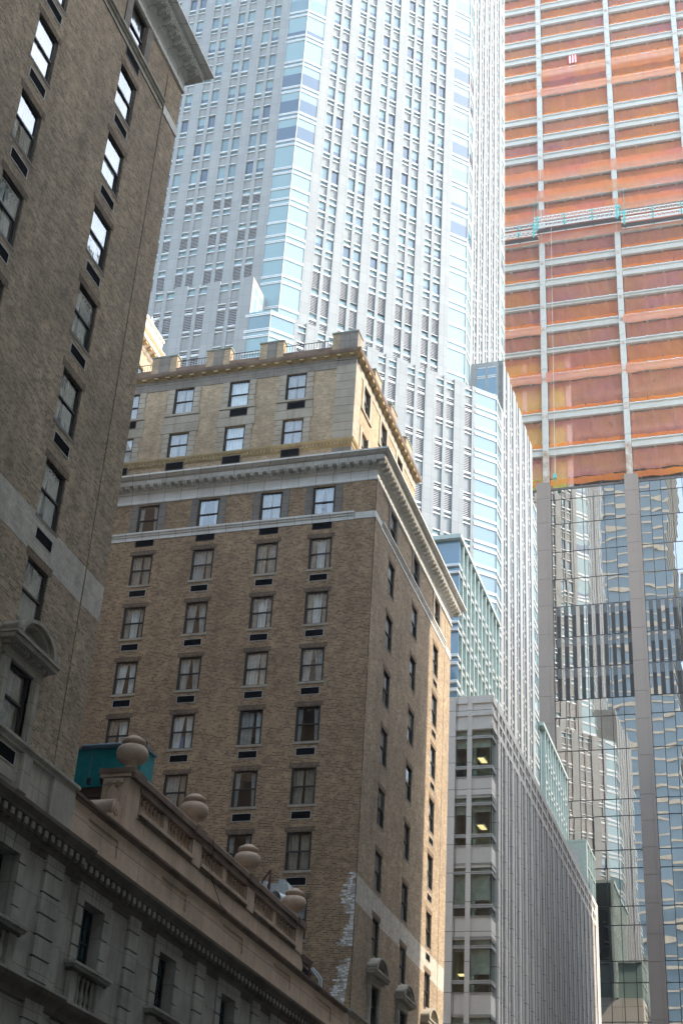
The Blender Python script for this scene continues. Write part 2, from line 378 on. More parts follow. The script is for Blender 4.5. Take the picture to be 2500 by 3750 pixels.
def to_px(P):
    v = Vector(P)-CAM; d = v.dot(fw)
    if d <= 0: return None
    return 1250+ax.dot(v)*5344.558/d, 1875-ay.dot(v)*5344.558/d, d
def score(x, y, z, rot, h=2):
    q = to_px((x, y, z))
    if q is None or not (-60 < q[0] < 2560 and -150 < q[1] < 3850): return -1
    n = Vector((math.sin(R(rot)), -math.cos(R(rot)), 0)); v = (CAM-Vector((x,y,z))); cs = n.dot(v.normalized())
    return cs/v.length_squared if cs > 0 else -1
def spread(name, parent, items, limit=100, sub=None):
    """items: (builder(MB at origin)->None for body, pane builder or None, key, x,y,z,rot). The largest in view become parts, the rest one 'stuff' part"""
    order = sorted(items, key=lambda t: -score(*t[3:7])); cache = {}
    for t in order[:limit]:
        body, pane, key, x, y, z, rot = t
        if score(x, y, z, rot) < 0 and len(order) > limit: break
        if key not in cache:
            b = MB(); body(b); e = None
            if pane: e = MB(); pane(e); e = e.mesh(sub or 'pane')
            cache[key] = (b.mesh(name), e)
        o = inst(name, cache[key][0], parent, x, y, z, rot)
        if cache[key][1]: child(sub or 'pane', cache[key][1], o)
        t_done.add(id(t))
    rest = [t for t in order if id(t) not in t_done]
    if rest:
        b = MB()
        for body, pane, key, x, y, z, rot in rest:
            b.at(x, y, z, rot); body(b)
            if pane: pane(b)
        b.at(); o = b.build(name, parent); o['kind'] = 'stuff'
t_done = set()

# ================================================================ ground and street
FX = -18.5                                   # plane of the street fronts on the left
b = MB(); b.poly([(-1500,-1500,0), (1500,-1500,0), (1500,1500,0), (-1500,1500,0)], 'concrete'); structure(b.build('ground'))
b = MB(); b.box(-14.5, -2.5, -200, 158, 0.001, 0.02, 'asphalt', 'b'); structure(b.build('road'))
b = MB(); b.box(FX, -14.5, -60, 78.6, 0.0, 0.15, 'concrete', 'b'); b.box(-2.5, 5.5, -200, 158, 0.0, 0.15, 'concrete', 'b'); structure(b.build('pavement'))

# ================================================================ hotel: shared window kit
W2, WH = 0.61, 1.79
def frame_b(b, w=W2, h=WH, m='frame_brown', room=True):
    f, g = 0.05, 0.15
    b.box(-w, -w+0.08, f, g, 0, h, m); b.box(w-0.08, w, f, g, 0, h, m)
    b.box(-w+0.08, w-0.08, f, g, h-0.06, h, m); b.box(-w+0.08, w-0.08, f, g, 0, 0.05, m)
    zc = h*0.5
    b.box(-w+0.08, w-0.08, 0.065, 0.14, zc-0.03, zc+0.03, m)
    b.box(-w+0.08, -w+0.115, 0.065, 0.10, zc+0.03, h-0.06, m); b.box(w-0.115, w-0.08, 0.065, 0.10, zc+0.03, h-0.06, m)
    b.box(-w+0.08, -w+0.115, 0.10, 0.14, 0.05, zc-0.03, m); b.box(w-0.115, w-0.08, 0.10, 0.14, 0.05, zc-0.03, m)
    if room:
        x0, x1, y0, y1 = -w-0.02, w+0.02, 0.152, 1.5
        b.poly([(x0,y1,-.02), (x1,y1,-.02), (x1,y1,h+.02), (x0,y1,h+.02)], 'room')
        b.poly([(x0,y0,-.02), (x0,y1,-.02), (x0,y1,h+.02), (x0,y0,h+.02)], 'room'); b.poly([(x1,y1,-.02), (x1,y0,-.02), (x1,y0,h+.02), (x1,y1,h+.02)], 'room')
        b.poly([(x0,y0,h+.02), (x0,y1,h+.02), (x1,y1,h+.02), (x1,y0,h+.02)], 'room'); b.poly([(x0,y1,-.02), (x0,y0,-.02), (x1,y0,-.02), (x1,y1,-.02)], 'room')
def panes_b(b, w=W2, h=WH, m='old_glass', t=0.0):
    zc = h*0.5
    b.poly([(-w+0.07,0.085,zc), (w-0.07,0.085+t,zc), (w-0.07,0.087+t,h-0.05), (-w+0.07,0.087,h-0.05)], m)
    b.poly([(-w+0.07,0.125,0.04), (w-0.07,0.125-t,0.04), (w-0.07,0.127-t,zc), (-w+0.07,0.127,zc)], m)
def drape(b, x0, x1, z0, z1, m, y=0.36, n=22, amp=0.042, gather=0.0, seed=0):
    rnd = random.Random(seed); ph = rnd.random()*6; k = rnd.uniform(26, 38)
    X = [x0+(x1-x0)*i/n for i in range(n+1)]
    def yy(x): return y+amp*math.sin(k*x+ph)+0.4*amp*math.sin(2.3*k*x+1.7*ph)
    for i in range(n):
        a, c_ = X[i], X[i+1]
        ga = (a-(x0 if gather > 0 else x1))*(1-abs(gather))+(x0 if gather > 0 else x1); gc = (c_-(x0 if gather > 0 else x1))*(1-abs(gather))+(x0 if gather > 0 else x1)
        b.poly([(ga,yy(a),z0), (gc,yy(c_),z0), (c_,yy(c_),z1), (a,yy(a),z1)], m, smooth=True)
CURT = []
def mk_curtains():
    spec = [
        [(-.58, -.04, 'curtain_beige', .06), (.0, .58, 'curtain_beige', -.06)],
        [(-.58, -.06, 'curtain_grey', .25), (.02, .58, 'curtain_grey', -.3)],
        [(-.58, -.2, 'curtain_beige', .2), (-.22, .24, 'curtain_sheer', .1), (.22, .58, 'curtain_beige', -.15)],
        [(-.58, .58, 'curtain_sheer', 0)],
        [(-.58, -.3, 'curtain_grey', .2), (.25, .58, 'curtain_grey', -.3)],
        [(-.58, .1, 'curtain_grey', .1), (.13, .58, 'curtain_beige', -.1)],
        [(-.58, -.05, 'curtain_beige', .35), (-.02, .58, 'curtain_sheer', -.2)],
        [(-.58, .12, 'curtain_grey', .1), (.2, .58, 'curtain_sheer', -.1)],
        [(-.58, -.0, 'curtain_sheer', .25), (.12, .58, 'curtain_sheer', -.1)],
        [(-.5, .58, 'curtain_grey', -.08)],
    ]
    for i, sp in enumerate(spec):
        b = MB()
        for j, (x0, x1, mm, g) in enumerate(sp): drape(b, x0, x1, 0.03, 1.72, mm, y=0.205+0.02*j, gather=g, seed=i*7+j)
        CURT.append(b.mesh('curtain'))
mk_curtains()
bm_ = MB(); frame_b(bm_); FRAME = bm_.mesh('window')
PANES = []
for t in (0.0, 0.012, -0.014, 0.02, -0.006):
    bm_ = MB(); panes_b(bm_, t=t); PANES.append(bm_.mesh('pane'))
bm_ = MB(); bm_.box(-0.68, 0.68, -0.03, 0.1, -0.13, 0.0, 'quoin_stone'); SILL = bm_.mesh('sill')
bm_ = MB(); bm_.box(-0.66, 0.66, -0.012, 0.05, -0.10, 0.0, 'grey_stone'); SILLS = bm_.mesh('sill')
bm_ = MB()
for sg in (-1, 1): bm_.box(sg*0.81-0.19, sg*0.81+0.19, -0.04, 0.02, 0.12, 1.86, 'grey_stone', 'k')
bm_.box(-1.0, 1.0, 0.012, 0.018, WH, WH+0.05, 'grey_stone', 'k'); SURR = bm_.mesh('surround')
bm_ = MB(); bm_.box(-0.74, 0.74, -0.006, 0.05, WH, WH+0.25, 'brick_soldier'); LINTEL = bm_.mesh('lintel')
def vent_mesh(w=0.46, h=0.34, fr='vent_frame'):
    b = MB(); t = 0.03
    b.box(-w, w, -0.006, 0.05, 0, h, 'vent_grill')
    b.box(-w-t, w+t, -0.016, 0.05, h, h+t, fr); b.box(-w-t, w+t, -0.016, 0.05, -t, 0, fr); b.box(-w-t, -w, -0.016, 0.05, 0, h, fr); b.box(w, w+t, -0.016, 0.05, 0, h, fr)
    for i in range(1, 6): b.box(-w, w, -0.009, -0.006, h*i/6-0.006, h*i/6+0.006, 'black_iron')
    return b
VENT = vent_mesh().mesh('air_conditioner_vent'); VENTD = vent_mesh(0.5, 0.42, 'frame_brown').mesh('air_conditioner_vent')
def hotel_window(parent, x, y, zsill, rot, cur=None, sill=True, lintel=True, frame=None):
    o = inst('window', frame or FRAME, parent, x, y, zsill, rot)
    child('pane', random.choice(PANES), o)
    if cur is None: cur = random.choice((0, 1, 1, 2, 2, 4, 5, 5, 6, 7, 7, 8, 9))
    if cur >= 0: child('curtain', CURT[cur], o)
    if sill: child('sill', SILLS if rot == 90 else SILL, o)
    if lintel: child('lintel', LINTEL, o)
    return o
HEAD = [38.48-3.1*k for k in range(8)]        # window heads of the brick floors
ATT = 41.55
def main_cornice(parent, path, mod_edges):
    prof = [(0,41.62), (.07,41.66), (.07,41.76), (.03,41.82), (.03,42.25), (.10,42.30), (.10,42.37), (.17,42.46), (.17,42.60), (.52,42.60), (.52,42.88), (.65,42.91), (.74,42.99), (.80,43.02), (.80,43.12), (-.3,43.2)]
    b = MB(); b.sweep(prof, path, 'terracotta')
    for (x0, x1, yy, rot) in mod_edges:                                 # egg-and-dart strip
        b.at(0, 0, 0, 0)
        L = x1-x0; n = int(L/0.15)
        if rot == 0: b.at(x0, yy, 0, 0)
        else: b.at(yy, x0, 0, 90)
        for i in range(n): b.box(i*0.15+0.03, i*0.15+0.12, -0.55, -0.515, 42.66, 42.84, 'terracotta', 'k')
    b.at(); co = b.build('cornice', parent)
    mb = MB()
    for (d0, d1, z0) in ((.17, .30, 42.40), (.30, .40, 42.44), (.40, .47, 42.48)): mb.box(-.10, .10, -d1, -d0, z0, 42.56, 'terracotta', 'k')
    mb.box(-.13, .13, -.5, -.17, 42.56, 42.60, 'terracotta', 'kt')
    MM = mb.mesh('bracket'); cnt = 0
    for (x0, x1, yy, rot) in mod_edges:
        n = int((x1-x0)/0.48)
        for i in range(n):
            q = x0+0.24+i*0.48
            p3 = (q, yy, 42.5) if rot == 0 else (yy, q, 42.5)
            if score(*p3, rot) < 0: continue
            inst('bracket', MM, co, *((q, yy, 0) if rot == 0 else (yy, q, 0)), rot)
    return co

# ---------------------------------------------------------------- near brick wing (left)
AW = thing('brick_hotel_wing', 'tall dark brown brick building filling the upper left corner, its windows mirroring white sky', 'building', (-26, 22, 0))
A0, A1 = 6.0, 34.2
cA = [6.03+0.615+4.85*k-0.7 for k in range(6)]; cA = [30.42-4.85*k for k in range(5)][::-1]
holes = []
for cy in cA:
    for h in HEAD[:7]: holes.append((cy-W2, cy+W2, h-WH, h))
    holes.append((cy-W2, cy+W2, ATT-WH, ATT)); holes.append((cy-0.64, cy+0.64, 15.15, 16.85))
b = MB(); b.at(FX, 0, 0, 90)
for z0, z1 in ((15.1, 20.05), (21.18, 41.7)): b.wall(A0, 32.93, z0, z1, holes, 'brick_street'); b.wall(33.0, A1, z0, z1, [], 'brick_street')
b.box(32.93, 33.0, 0.09, 0.1, 15.1, 41.7, 'brick_dark', 'k'); b.poly([(32.93,0,15.1),(32.93,.1,15.1),(32.93,.1,41.7),(32.93,0,41.7)], 'brick_dark'); b.poly([(33.0,.1,15.1),(33.0,0,15.1),(33.0,0,41.7),(33.0,.1,41.7)], 'brick_street')
for k in range(300):                                                     # toothed brick edge along the groove
    z = 15.2+k*0.088
    if k % 2: b.box(32.93, 32.955, 0.004, 0.09, z, z+0.07, 'brick_street')
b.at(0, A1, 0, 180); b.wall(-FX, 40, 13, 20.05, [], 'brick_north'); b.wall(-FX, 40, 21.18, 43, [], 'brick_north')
b.at(); b.box(-40, FX-0.3, A0, A1-0.01, 13.5, 43.1, 'brick_court', 'rk')
b.build('wall', AW)
for k, h in enumerate(HEAD[:7]+[ATT]):
    for x in (-21.5, -25.0, -28.5, -32.0, -35.5): hotel_window(AW, x, A1, h-WH, 180, cur=random.choice((1, 3, 4, 7)), lintel=False).location.y += 0.06
b = MB(); b.at(FX, 0, 0, 90); b.wall(A0, 32.93, 20.05, 21.18, holes, 'brick_painted', y=-0.004); b.wall(33.0, A1, 20.05, 21.18, [], 'brick_painted', y=-0.004); b.box(32.93, 33.0, 0.085, 0.09, 20.05, 21.18, 'brick_painted', 'k')
b.at(0, A1, 0, 180); b.wall(-FX, 40, 20.05, 21.18, [], 'brick_painted'); b.at(); b.build('painted_band', AW)
for cy in cA:
    for k, h in enumerate(HEAD[:7]):
        bright = (k >= 4)
        hotel_window(AW, FX, cy, h-WH, 90, cur=random.choice((0, 1, 5, 1)) if k >= 3 else random.choice((1, 4, 7)), lintel=True)
        if k < 6: inst('air_conditioner_vent', VENT, AW, FX, cy, h-WH-0.68, 90)
    child('surround', SURR, hotel_window(AW, FX, cy, ATT-WH, 90, cur=4, sill=False, lintel=False)); inst('air_conditioner_vent', VENTD, AW, FX, cy, 39.06, 90)
b = MB()
prof = [(0,39.42), (.03,39.42), (.03,39.6), (.08,39.64), (.08,39.7), (.14,39.76), (.14,39.86), (0,39.9)]
b.sweep(prof, [(FX, A0), (FX, 32.85)], 'limestone'); b.at(FX, 0, 0, 90); b.box(33.0, A1, -0.03, 0.02, 39.42, 39.80, 'terracotta', 'k'); b.at()
b.build('belt_course', AW)

main_cornice(AW, [(FX, A0), (FX, A1), (-40, A1)], [(A0+0.1, A1+0.4, FX, 90)])
def pediment(parent, yc, rmat='limestone'):
    """arched stone hood over a base window on the street front (local x along the wall)"""
    b = MB(); b.at(FX, yc, 0, 90)
    for sg in (-1, 1):
        x0, x1 = (0.64, 0.98) if sg > 0 else (-0.98, -0.64)
        b.box(x0, x1, -0.10, 0.2, 15.1, 16.9, rmat, 'k'); b.box(x0+0.07, x1-0.07, -0.14, -0.10, 15.1, 16.9, rmat, 'k')
    b.box(-0.98, 0.98, -0.12, 0.2, 16.85, 17.1, rmat, 'k')
    b.box(-1.08, 1.08, -0.2, 0.02, 17.1, 17.2, rmat, 'k')
    for i in range(13): b.box(-1.02+i*0.166, -0.94+i*0.166, -0.27, -0.2, 17.1, 17.2, rmat, 'k')
    b.box(-1.2, 1.2, -0.42, 0.02, 17.2, 17.33, rmat, 'k'); b.box(-1.24, 1.24, -0.48, 0.02, 17.33, 17.42, rmat, 'k')
    n = 18
    for (ro, ri, d) in ((1.0, 0.86, 0.46), (0.86, 0.72, 0.34), (0.72, 0.0, 0.06)):
        for i in range(n):
            a0, a1 = math.pi*i/n, math.pi*(i+1)/n
            f = lambda r, a: (r*math.cos(a), 17.42+0.66*r*math.sin(a))
            p0, p1, q0, q1 = f(ro, a0), f(ro, a1), f(ri, a0), f(ri, a1)
            b.poly([(q0[0],-d,q0[1]), (p0[0],-d,p0[1]), (p1[0],-d,p1[1]), (q1[0],-d,q1[1])][::-1], rmat)
            b.poly([(p0[0],-d,p0[1]), (p0[0],0.02,p0[1]), (p1[0],0.02,p1[1]), (p1[0],-d,p1[1])], rmat)
            if ri > 0: b.poly([(q0[0],0.02,q0[1]), (q0[0],-d,q0[1]), (q1[0],-d,q1[1]), (q1[0],0.02,q1[1])], rmat)
    for sg in (-1, 1):                                                    # scrolled ends
        cx, cz = sg*1.08, 17.53
        for i in range(12):
            a0, a1 = 2*math.pi*i/12, 2*math.pi*(i+1)/12; r = 0.13
            b.poly([(cx+r*math.cos(a0),-.46,cz+r*math.sin(a0)), (cx+r*math.cos(a0),0,cz+r*math.sin(a0)), (cx+r*math.cos(a1),0,cz+r*math.sin(a1)), (cx+r*math.cos(a1),-.46,cz+r*math.sin(a1))], rmat)
        b.poly([(cx+0.13*math.cos(2*math.pi*i/12),-.46,cz+0.13*math.sin(2*math.pi*i/12)) for i in range(12)], rmat)
        b.box(cx-0.06, cx+0.06, -.475, -.46, cz-0.06, cz+0.06, rmat, 'k')
    b.box(-0.5, 0.5, -0.1, 0.02, 17.95, 18.1, rmat, 'k')
    b.at(); return b.build('pediment', parent)
bm_ = MB(); frame_b(bm_, 0.64, 1.7); FRAME2 = bm_.mesh('window'); 
bm_ = MB(); panes_b(bm_, 0.64, 1.7); PANE2 = bm_.mesh('pane')
for cy in cA:
    pediment(AW, cy)
    o = inst('window', FRAME2, AW, FX, cy, 15.15, 90); child('pane', PANE2, o); child('curtain', CURT[5], o)
# stone base under the brick
b = MB()
b.sweep([(0,13.7), (.02,13.7), (.02,14.82), (.08,14.87), (.08,14.95), (.16,15.02), (.16,15.1), (0,15.14)], [(FX, A0), (FX, 32.9), (FX, A1+0.02), (-24, A1+0.02)], 'limestone')
b.at(FX, 0, 0, 90); b.box(32.95, A1+0.05, -0.10, 0.02, 13.75, 14.85, 'pedestal_stone', 'k')
for cy in cA:
    b.box(cy-1.25, cy-0.75, -0.12, 0.02, 13.9, 14.85, 'limestone', 'k'); b.box(cy+0.75, cy+1.25, -0.12, 0.02, 13.9, 14.85, 'limestone', 'k')
    b.box(cy-0.55, cy+0.55, -0.05, 0.02, 14.0, 14.3, 'limestone', 'k')
b.at(); b.build('base_course', AW)
for cy in cA: inst('air_conditioner_vent', VENT, AW, FX+0.03, cy, 14.4, 90)

# ---------------------------------------------------------------- far brick wing
BW = thing('brick_hotel_wing', 'brown brick building in the middle with a white bracketed cornice and a set-back top storey', 'building', (-28, 70, 0))
BX0, BY0, BY1 = -38.0, 61.3, 78.6
cBX = [-21.31, -24.21, -27.74, -31.20]; cBY = [64.8, 69.8, 74.86]
hF = [(x-W2, x+W2, h-WH, h) for x in cBX for h in HEAD+[ATT]]
b = MB(); b.at(0, BY0, 0, 0); b.wall(BX0, -19.57, 13, 41.7, hF, 'brick_court'); b.wall(-19.57, FX, 13, 41.7, [], 'brick_court', y=-0.03)
b.poly([(-19.57,-.03,13), (-19.57,0,13), (-19.57,0,41.7), (-19.57,-.03,41.7)], 'brick_court')
hS = [(y-W2, y+W2, h-WH, h) for y in cBY for h in HEAD[:7]+[ATT]]+[(y-.64, y+.64, 15.15, 16.85) for y in cBY]
b.at(FX, 0, 0, 90)
for z0, z1 in ((13, 19.72), (20.95, 41.7)):
    b.wall(62.45, 77.05, z0, z1, hS, 'brick_street'); b.wall(BY0-0.03, 62.40, z0, z1, [], 'brick_street', y=-0.03); b.wall(77.12, BY1, z0, z1, [], 'brick_street', y=0.0)
b.box(62.40, 62.45, -0.03, 0.02, 13, 41.7, 'brick_street', 'k'); b.box(77.05, 77.12, 0.09, 0.1, 13, 41.7, 'brick_dark', 'k')
b.poly([(77.05,0,13),(77.05,.1,13),(77.05,.1,41.7),(77.05,0,41.7)], 'brick_dark'); b.poly([(77.12,.1,13),(77.12,0,13),(77.12,0,41.7),(77.12,.1,41.7)], 'brick_street')
for k in range(1, 310, 2): b.box(77.05, 77.075, 0.004, 0.09, 14.2+k*0.088, 14.27+k*0.088, 'brick_street')
b.at(0, BY1, 0, 180); b.wall(-FX, 40, 0, 43, [], 'brick_court'); b.at()
b.box(BX0, FX-0.3, BY0+1.7, BY1-0.02, 10, 43.15, 'brick_court', 'rkf')
b.box(BX0, FX-0.1, BY0+0.3, BY1-0.2, 43.1, 43.19, 'grey_stone', '')
b.build('wall', BW)
b = MB(); b.at(FX, 0, 0, 90); b.wall(62.45, 77.05, 19.72, 20.95, hS, 'brick_painted'); b.wall(BY0-0.03, 62.40, 19.72, 20.95, [], 'brick_painted', y=-0.034); b.wall(77.12, BY1, 19.72, 20.95, [], 'brick_painted'); b.at(); b.build('painted_band', BW)
# flaking white paint left on the corner bricks
rnd = random.Random(3); pt = [MB().at(0, BY0-0.03, 0, 0) for _ in range(3)]
for k in range(110):
    z = 12.4+k*0.088
    if z > 21.0: break
    t = (z-12.4)/8.6; wid = 0.0
    if 0.62 < t < 1.0: wid = 0.33+0.22*math.sin(t*23)+0.08*rnd.random()
    elif 0.28 < t < 0.56: wid = 0.42-0.9*(t-0.42)+0.15*rnd.random()
    elif t < 0.28: wid = 0.18*rnd.random()
    b = pt[0 if t > 0.6 else (1 if t > 0.27 else 2)]
    off = 0.0 if t > 0.62 or t < 0.3 else 0.25*(0.56-t)/0.28+0.05
    x = FX-off
    while wid > 0 and x > FX-off-wid:
        l = rnd.uniform(0.1, 0.24)
        if rnd.random() < 0.93: b.poly([(x-l+.012,-.004,z+.01), (x-.004,-.004,z+.01), (x-.004,-.004,z+.078), (x-l+.012,-.004,z+.078)], 'white_thing' if rnd.random() < .45 else 'brick_painted')
        if rnd.random() < 0.6: b.poly([(x-l,-.0045,z-.003), (x,-.0045,z-.003), (x,-.0045,z+.009), (x-l,-.0045,z+.009)], 'white_thing')
        x -= l
for b in pt: b.at(); b.build('flaking_paint', BW)
cur = {}
for i, x in enumerate(cBX):
    for k, h in enumerate(HEAD):
        o = hotel_window(BW, x, BY0, h-WH, 0, cur=None)
        if i == 2 and k == 2: pass
        if k < 8: inst('air_conditioner_vent', VENT, BW, x, BY0, h-WH-0.68, 0)
        if i == 2 and k == 3:
            bb = MB(); bb.box(-.35, -.02, .34, .36, .1, .75, 'blue_cloth'); bb.box(.1, .42, .33, .345, 1.0, 1.5, 'white_thing'); bb.at(); me = bb.mesh('towel'); child('towel', me, o)
    child('surround', SURR, hotel_window(BW, x, BY0, ATT-WH, 0, sill=False, lintel=False, cur=(1, 0, 4, 4)[i] if i < 4 else None)); inst('air_conditioner_vent', VENTD, BW, x, BY0, 39.02, 0)
for y in cBY:
    for k, h in enumerate(HEAD[:7]):
        hotel_window(BW, FX, y, h-WH, 90, cur=random.choice((0, 1, 5, 4)))
        if y > 70 and k < 6: inst('air_conditioner_vent', VENT, BW, FX, y, h-WH-0.68, 90)
    child('surround', SURR, hotel_window(BW, FX, y, ATT-WH, 90, sill=False, lintel=False, cur=1))
    pediment(BW, y); o = inst('window', FRAME2, BW, FX, y, 15.15, 90); child('pane', PANE2, o); child('curtain', CURT[0], o)
b = MB(); prof = [(0,39.38), (.03,39.38), (.03,39.58), (.08,39.62), (.08,39.68), (.14,39.74), (.14,39.84), (0,39.88)]
b.sweep(prof, [(BX0, BY0), (-19.6, BY0)], 'terracotta'); b.sweep(prof, [(FX, 62.53), (FX, 76.9)], 'terracotta')
b.sweep([(.02,39.38), (.055,39.38), (.055,39.76), (.02,39.76)], [(-19.57, BY0), (FX, BY0), (FX, 62.42)], 'terracotta')
b.sweep([(0,39.38), (.03,39.38), (.03,39.76), (0,39.76)], [(FX, 77.15), (FX, BY1)], 'terracotta')
b.build('belt_course', BW)

main_cornice(BW, [(BX0, BY0), (FX, BY0), (FX, BY1), (BX0, BY1)], [(BX0, FX+0.5, BY0, 0), (BY0-0.5, BY1+0.5, FX, 90)])
b = MB(); b.sweep([(0,12), (.02,12), (.02,14.82), (.08,14.87), (.08,14.95), (.16,15.02), (.16,15.1), (0,15.14)], [(-19.4, BY0), (FX, BY0), (FX, BY1)], 'limestone'); b.build('base_course', BW)
# set-back top storeys
PX, PY, PY1 = -20.45, 62.6, 76.2
cPX = [-23.88, -27.29, -30.66, -34.06]; cPY = [64.95, 68.6, 72.3]
PZ = [(48.39, 50.15), (45.40, 47.06)]
hP = [(x-W2, x+W2, a, c_) for x in cPX for a, c_ in PZ]; hQ = [(y-W2, y+W2, a, c_) for y in cPY for a, c_ in PZ]
b = MB(); b.at(0, PY); b.wall(BX0, PX-1.1, 43.1, 50.2, hP, 'brick_attic'); b.at(PX, 0, 0, 90); b.wall(PY+0.9, PY1, 43.1, 50.2, hQ, 'brick_attic')
b.at(); b.box(BX0, PX-0.25, PY+1.65, PY1-0.01, 43.1, 51.2, 'brick_attic', 'rf'); b.at(0, PY1, 0, 180); b.wall(-PX, 38, 43.1, 51.2, [], 'brick_attic'); b.at(); b.build('penthouse_wall', BW)
b = MB(); b.at(0, PY)
b.box(BX0, PX-1.1, -0.03, 0.05, 50.16, 50.75, 'grey_stone', 'k')
for k in range(9):
    z = 45.36+k*0.55; b.box(PX-1.1, PX-0.2, -0.05, 0.5, z, z+0.53, 'quoin_stone'); b.box(PX-0.2, PX+0.05, -0.05, 1.0, z, z+0.53, 'quoin_stone')
b.box(PX-1.1, PX+0.02, 0.0, 0.95, 43.1, 50.75, 'grey_stone')
for x in cPX:
    for (z0, z1) in PZ:
        for k in range(5):
            za = z0+k*(z1-z0)/5; ww = 0.36 if k % 2 else 0.40
            b.box(x-W2-ww, x-W2, -0.06, 0.1, za, za+(z1-z0)/5-0.025, 'quoin_stone'); b.box(x+W2, x+W2+ww, -0.06, 0.1, za, za+(z1-z0)/5-0.025, 'quoin_stone')
        b.box(x-W2-0.46, x+W2+0.46, -0.10, 0.1, z0-0.16, z0-0.02, 'quoin_stone')
    for k in range(4):                                                   # splayed lintel blocks
        a0 = x-0.62+k*0.31; sp = (k-1.5)*0.10
        b.poly([(a0+.012,-.06,47.07), (a0+.30,-.06,47.07), (a0+.30+sp+.05,-.06,47.66), (a0+.012+sp-.05,-.06,47.66)], 'quoin_stone')
    b.box(x-W2-0.5, x-W2-0.03, -0.055, 0.05, 47.07, 47.66, 'quoin_stone'); b.box(x+W2+0.03, x+W2+0.5, -0.055, 0.05, 47.07, 47.66, 'quoin_stone'); b.box(x-.66, x+.66, -.02, .05, 47.07, 47.66, 'grey_stone')
    b.box(x-W2-0.46, x+W2+0.46, -0.05, 0.05, 47.69, 48.2, 'quoin_stone')
b.at(PX, 0, 0, 90)
for y in cPY:
    for (z0, z1) in PZ:
        b.box(y-W2-.34, y-W2, -.05, .1, z0-.15, z1+.1, 'quoin_stone'); b.box(y+W2, y+W2+.34, -.05, .1, z0-.15, z1+.1, 'quoin_stone'); b.box(y-W2-.4, y+W2+.4, -.08, .1, z0-.15, z0-.01, 'quoin_stone')
b.box(PY+0.95, PY1, -0.03, 0.05, 50.16, 50.75, 'quoin_stone', 'k')
b.at(); b.build('quoins', BW)
for x in cPX:
    for i, (z0, z1) in enumerate(PZ): hotel_window(BW, x, PY, z0-0.02, 0, cur=random.choice((3, 3, 0)), sill=False, lintel=False)
    if x in cPX[:2] or x == cPX[3]: inst('air_conditioner_vent', VENTD, BW, x+0.1, PY-0.05, 47.74, 0)
    inst('air_conditioner_vent', VENTD, BW, x, PY-0.12, 44.55, 0)
for y in cPY:
    for z0, z1 in PZ: hotel_window(BW, PX, y, z0-0.02, 90, cur=1, sill=False, lintel=False)
pp_ = [(BX0, PY), (PX, PY), (PX, PY1), (BX0, PY1)]
b = MB(); b.sweep([(0,44.85), (.06,44.92), (.06,45.12), (.11,45.14), (.17,45.26), (.17,45.34), (0,45.4)], pp_, 'yellow_stone')
b.at(0, PY)
x = BX0
while x < PX-0.1:
    if all(abs(x-q) > 0.62 for q in cPX): b.box(x, x+0.09, -0.14, -0.06, 44.95, 45.12, 'yellow_stone', 'k')
    x += 0.2
b.at(); b.build('dentil_course', BW)
b = MB(); b.sweep([(0,50.66), (.05,50.7), (.05,50.84), (.14,50.92), (.30,50.98), (.34,51.08), (.36,51.22), (.0,51.3), (0,51.34)], pp_, 'yellow_stone', mats=['grey_stone', 'grey_stone', 'yellow_stone', 'yellow_stone', 'brownstone_dark', 'brownstone_dark', 'brownstone_dark', 'brownstone_dark'])
b.at(0, PY)
for k in range(24): b.box(BX0+0.2+k*0.74, BX0+0.45+k*0.74, -0.27, -0.1, 50.86, 50.96, 'yellow_stone', 'k')
b.at(PX, 0, 0, 90)
for k in range(18): b.box(PY+0.2+k*0.74, PY+0.5+k*0.74, -0.29, -0.1, 50.84, 50.97, 'yellow_stone', 'k')
b.at(); b.build('penthouse_cornice', BW)
b = MB(); b.at(0, PY)
b.box(BX0, PX, -0.02, 0.35, 51.3, 51.72, 'brownstone_dark'); b.at(PX, 0, 0, 90); b.box(PY, PY1, -0.02, 0.35, 51.3, 51.72, 'brownstone_dark'); b.at(0, PY)
piers = [(-33.0, -31.43), (-29.57, -28.10), (-26.28, -24.85), (-21.92, -20.43), (-37, -35.2)]
for x0, x1 in piers:
    b.box(x0, x1, -0.03, 0.5, 51.3, 52.6, 'brick_attic'); b.box(x0+0.45, x1-0.4 if x1 < -20.5 else x1+.01, -0.06, 0.45, 51.3, 52.6, 'grey_stone'); b.box(x0-0.05, x1+0.05, -0.08, 0.55, 52.6, 52.68, 'old_copper_top')
b.at(PX, 0, 0, 90)
for y0, y1 in ((PY, PY+0.9), (66.3, 67.7), (69.9, 71.3), (73.6, 75.0)): b.box(y0, y1, -0.02, 0.5, 51.7, 52.6, 'brick_attic'); b.box(y0-.04, y1+.04, -.06, .54, 52.6, 52.68, 'old_copper_top')
b.at(); b.build('parapet', BW)
b = MB()
def rail(b, x0, x1, z0, z1, m='black_iron', st=0.16):
    b.box(x0, x1, .1, .13, z1-.03, z1, m); n = int((x1-x0)/st)
    for i in range(n+1): q = x0+(x1-x0)*i/max(n, 1); b.box(q-.009, q+.009, .105, .125, z0, z1-.03, m)
b.at(0, PY)
for x0, x1 in ((-35.2, -33.0), (-31.43, -29.57), (-28.10, -26.28), (-24.85, -21.92)): rail(b, x0, x1, 51.72, 52.3)
b.at(PX, 0, 0, 90)
for y0, y1 in ((63.5, 66.3), (67.7, 69.9), (71.3, 73.6)): rail(b, y0, y1, 51.72, 52.3)
b.at(); b.build('railing', BW)
b = MB(); b.at(0, PY+0.9)                                                  # white lattice behind the railing
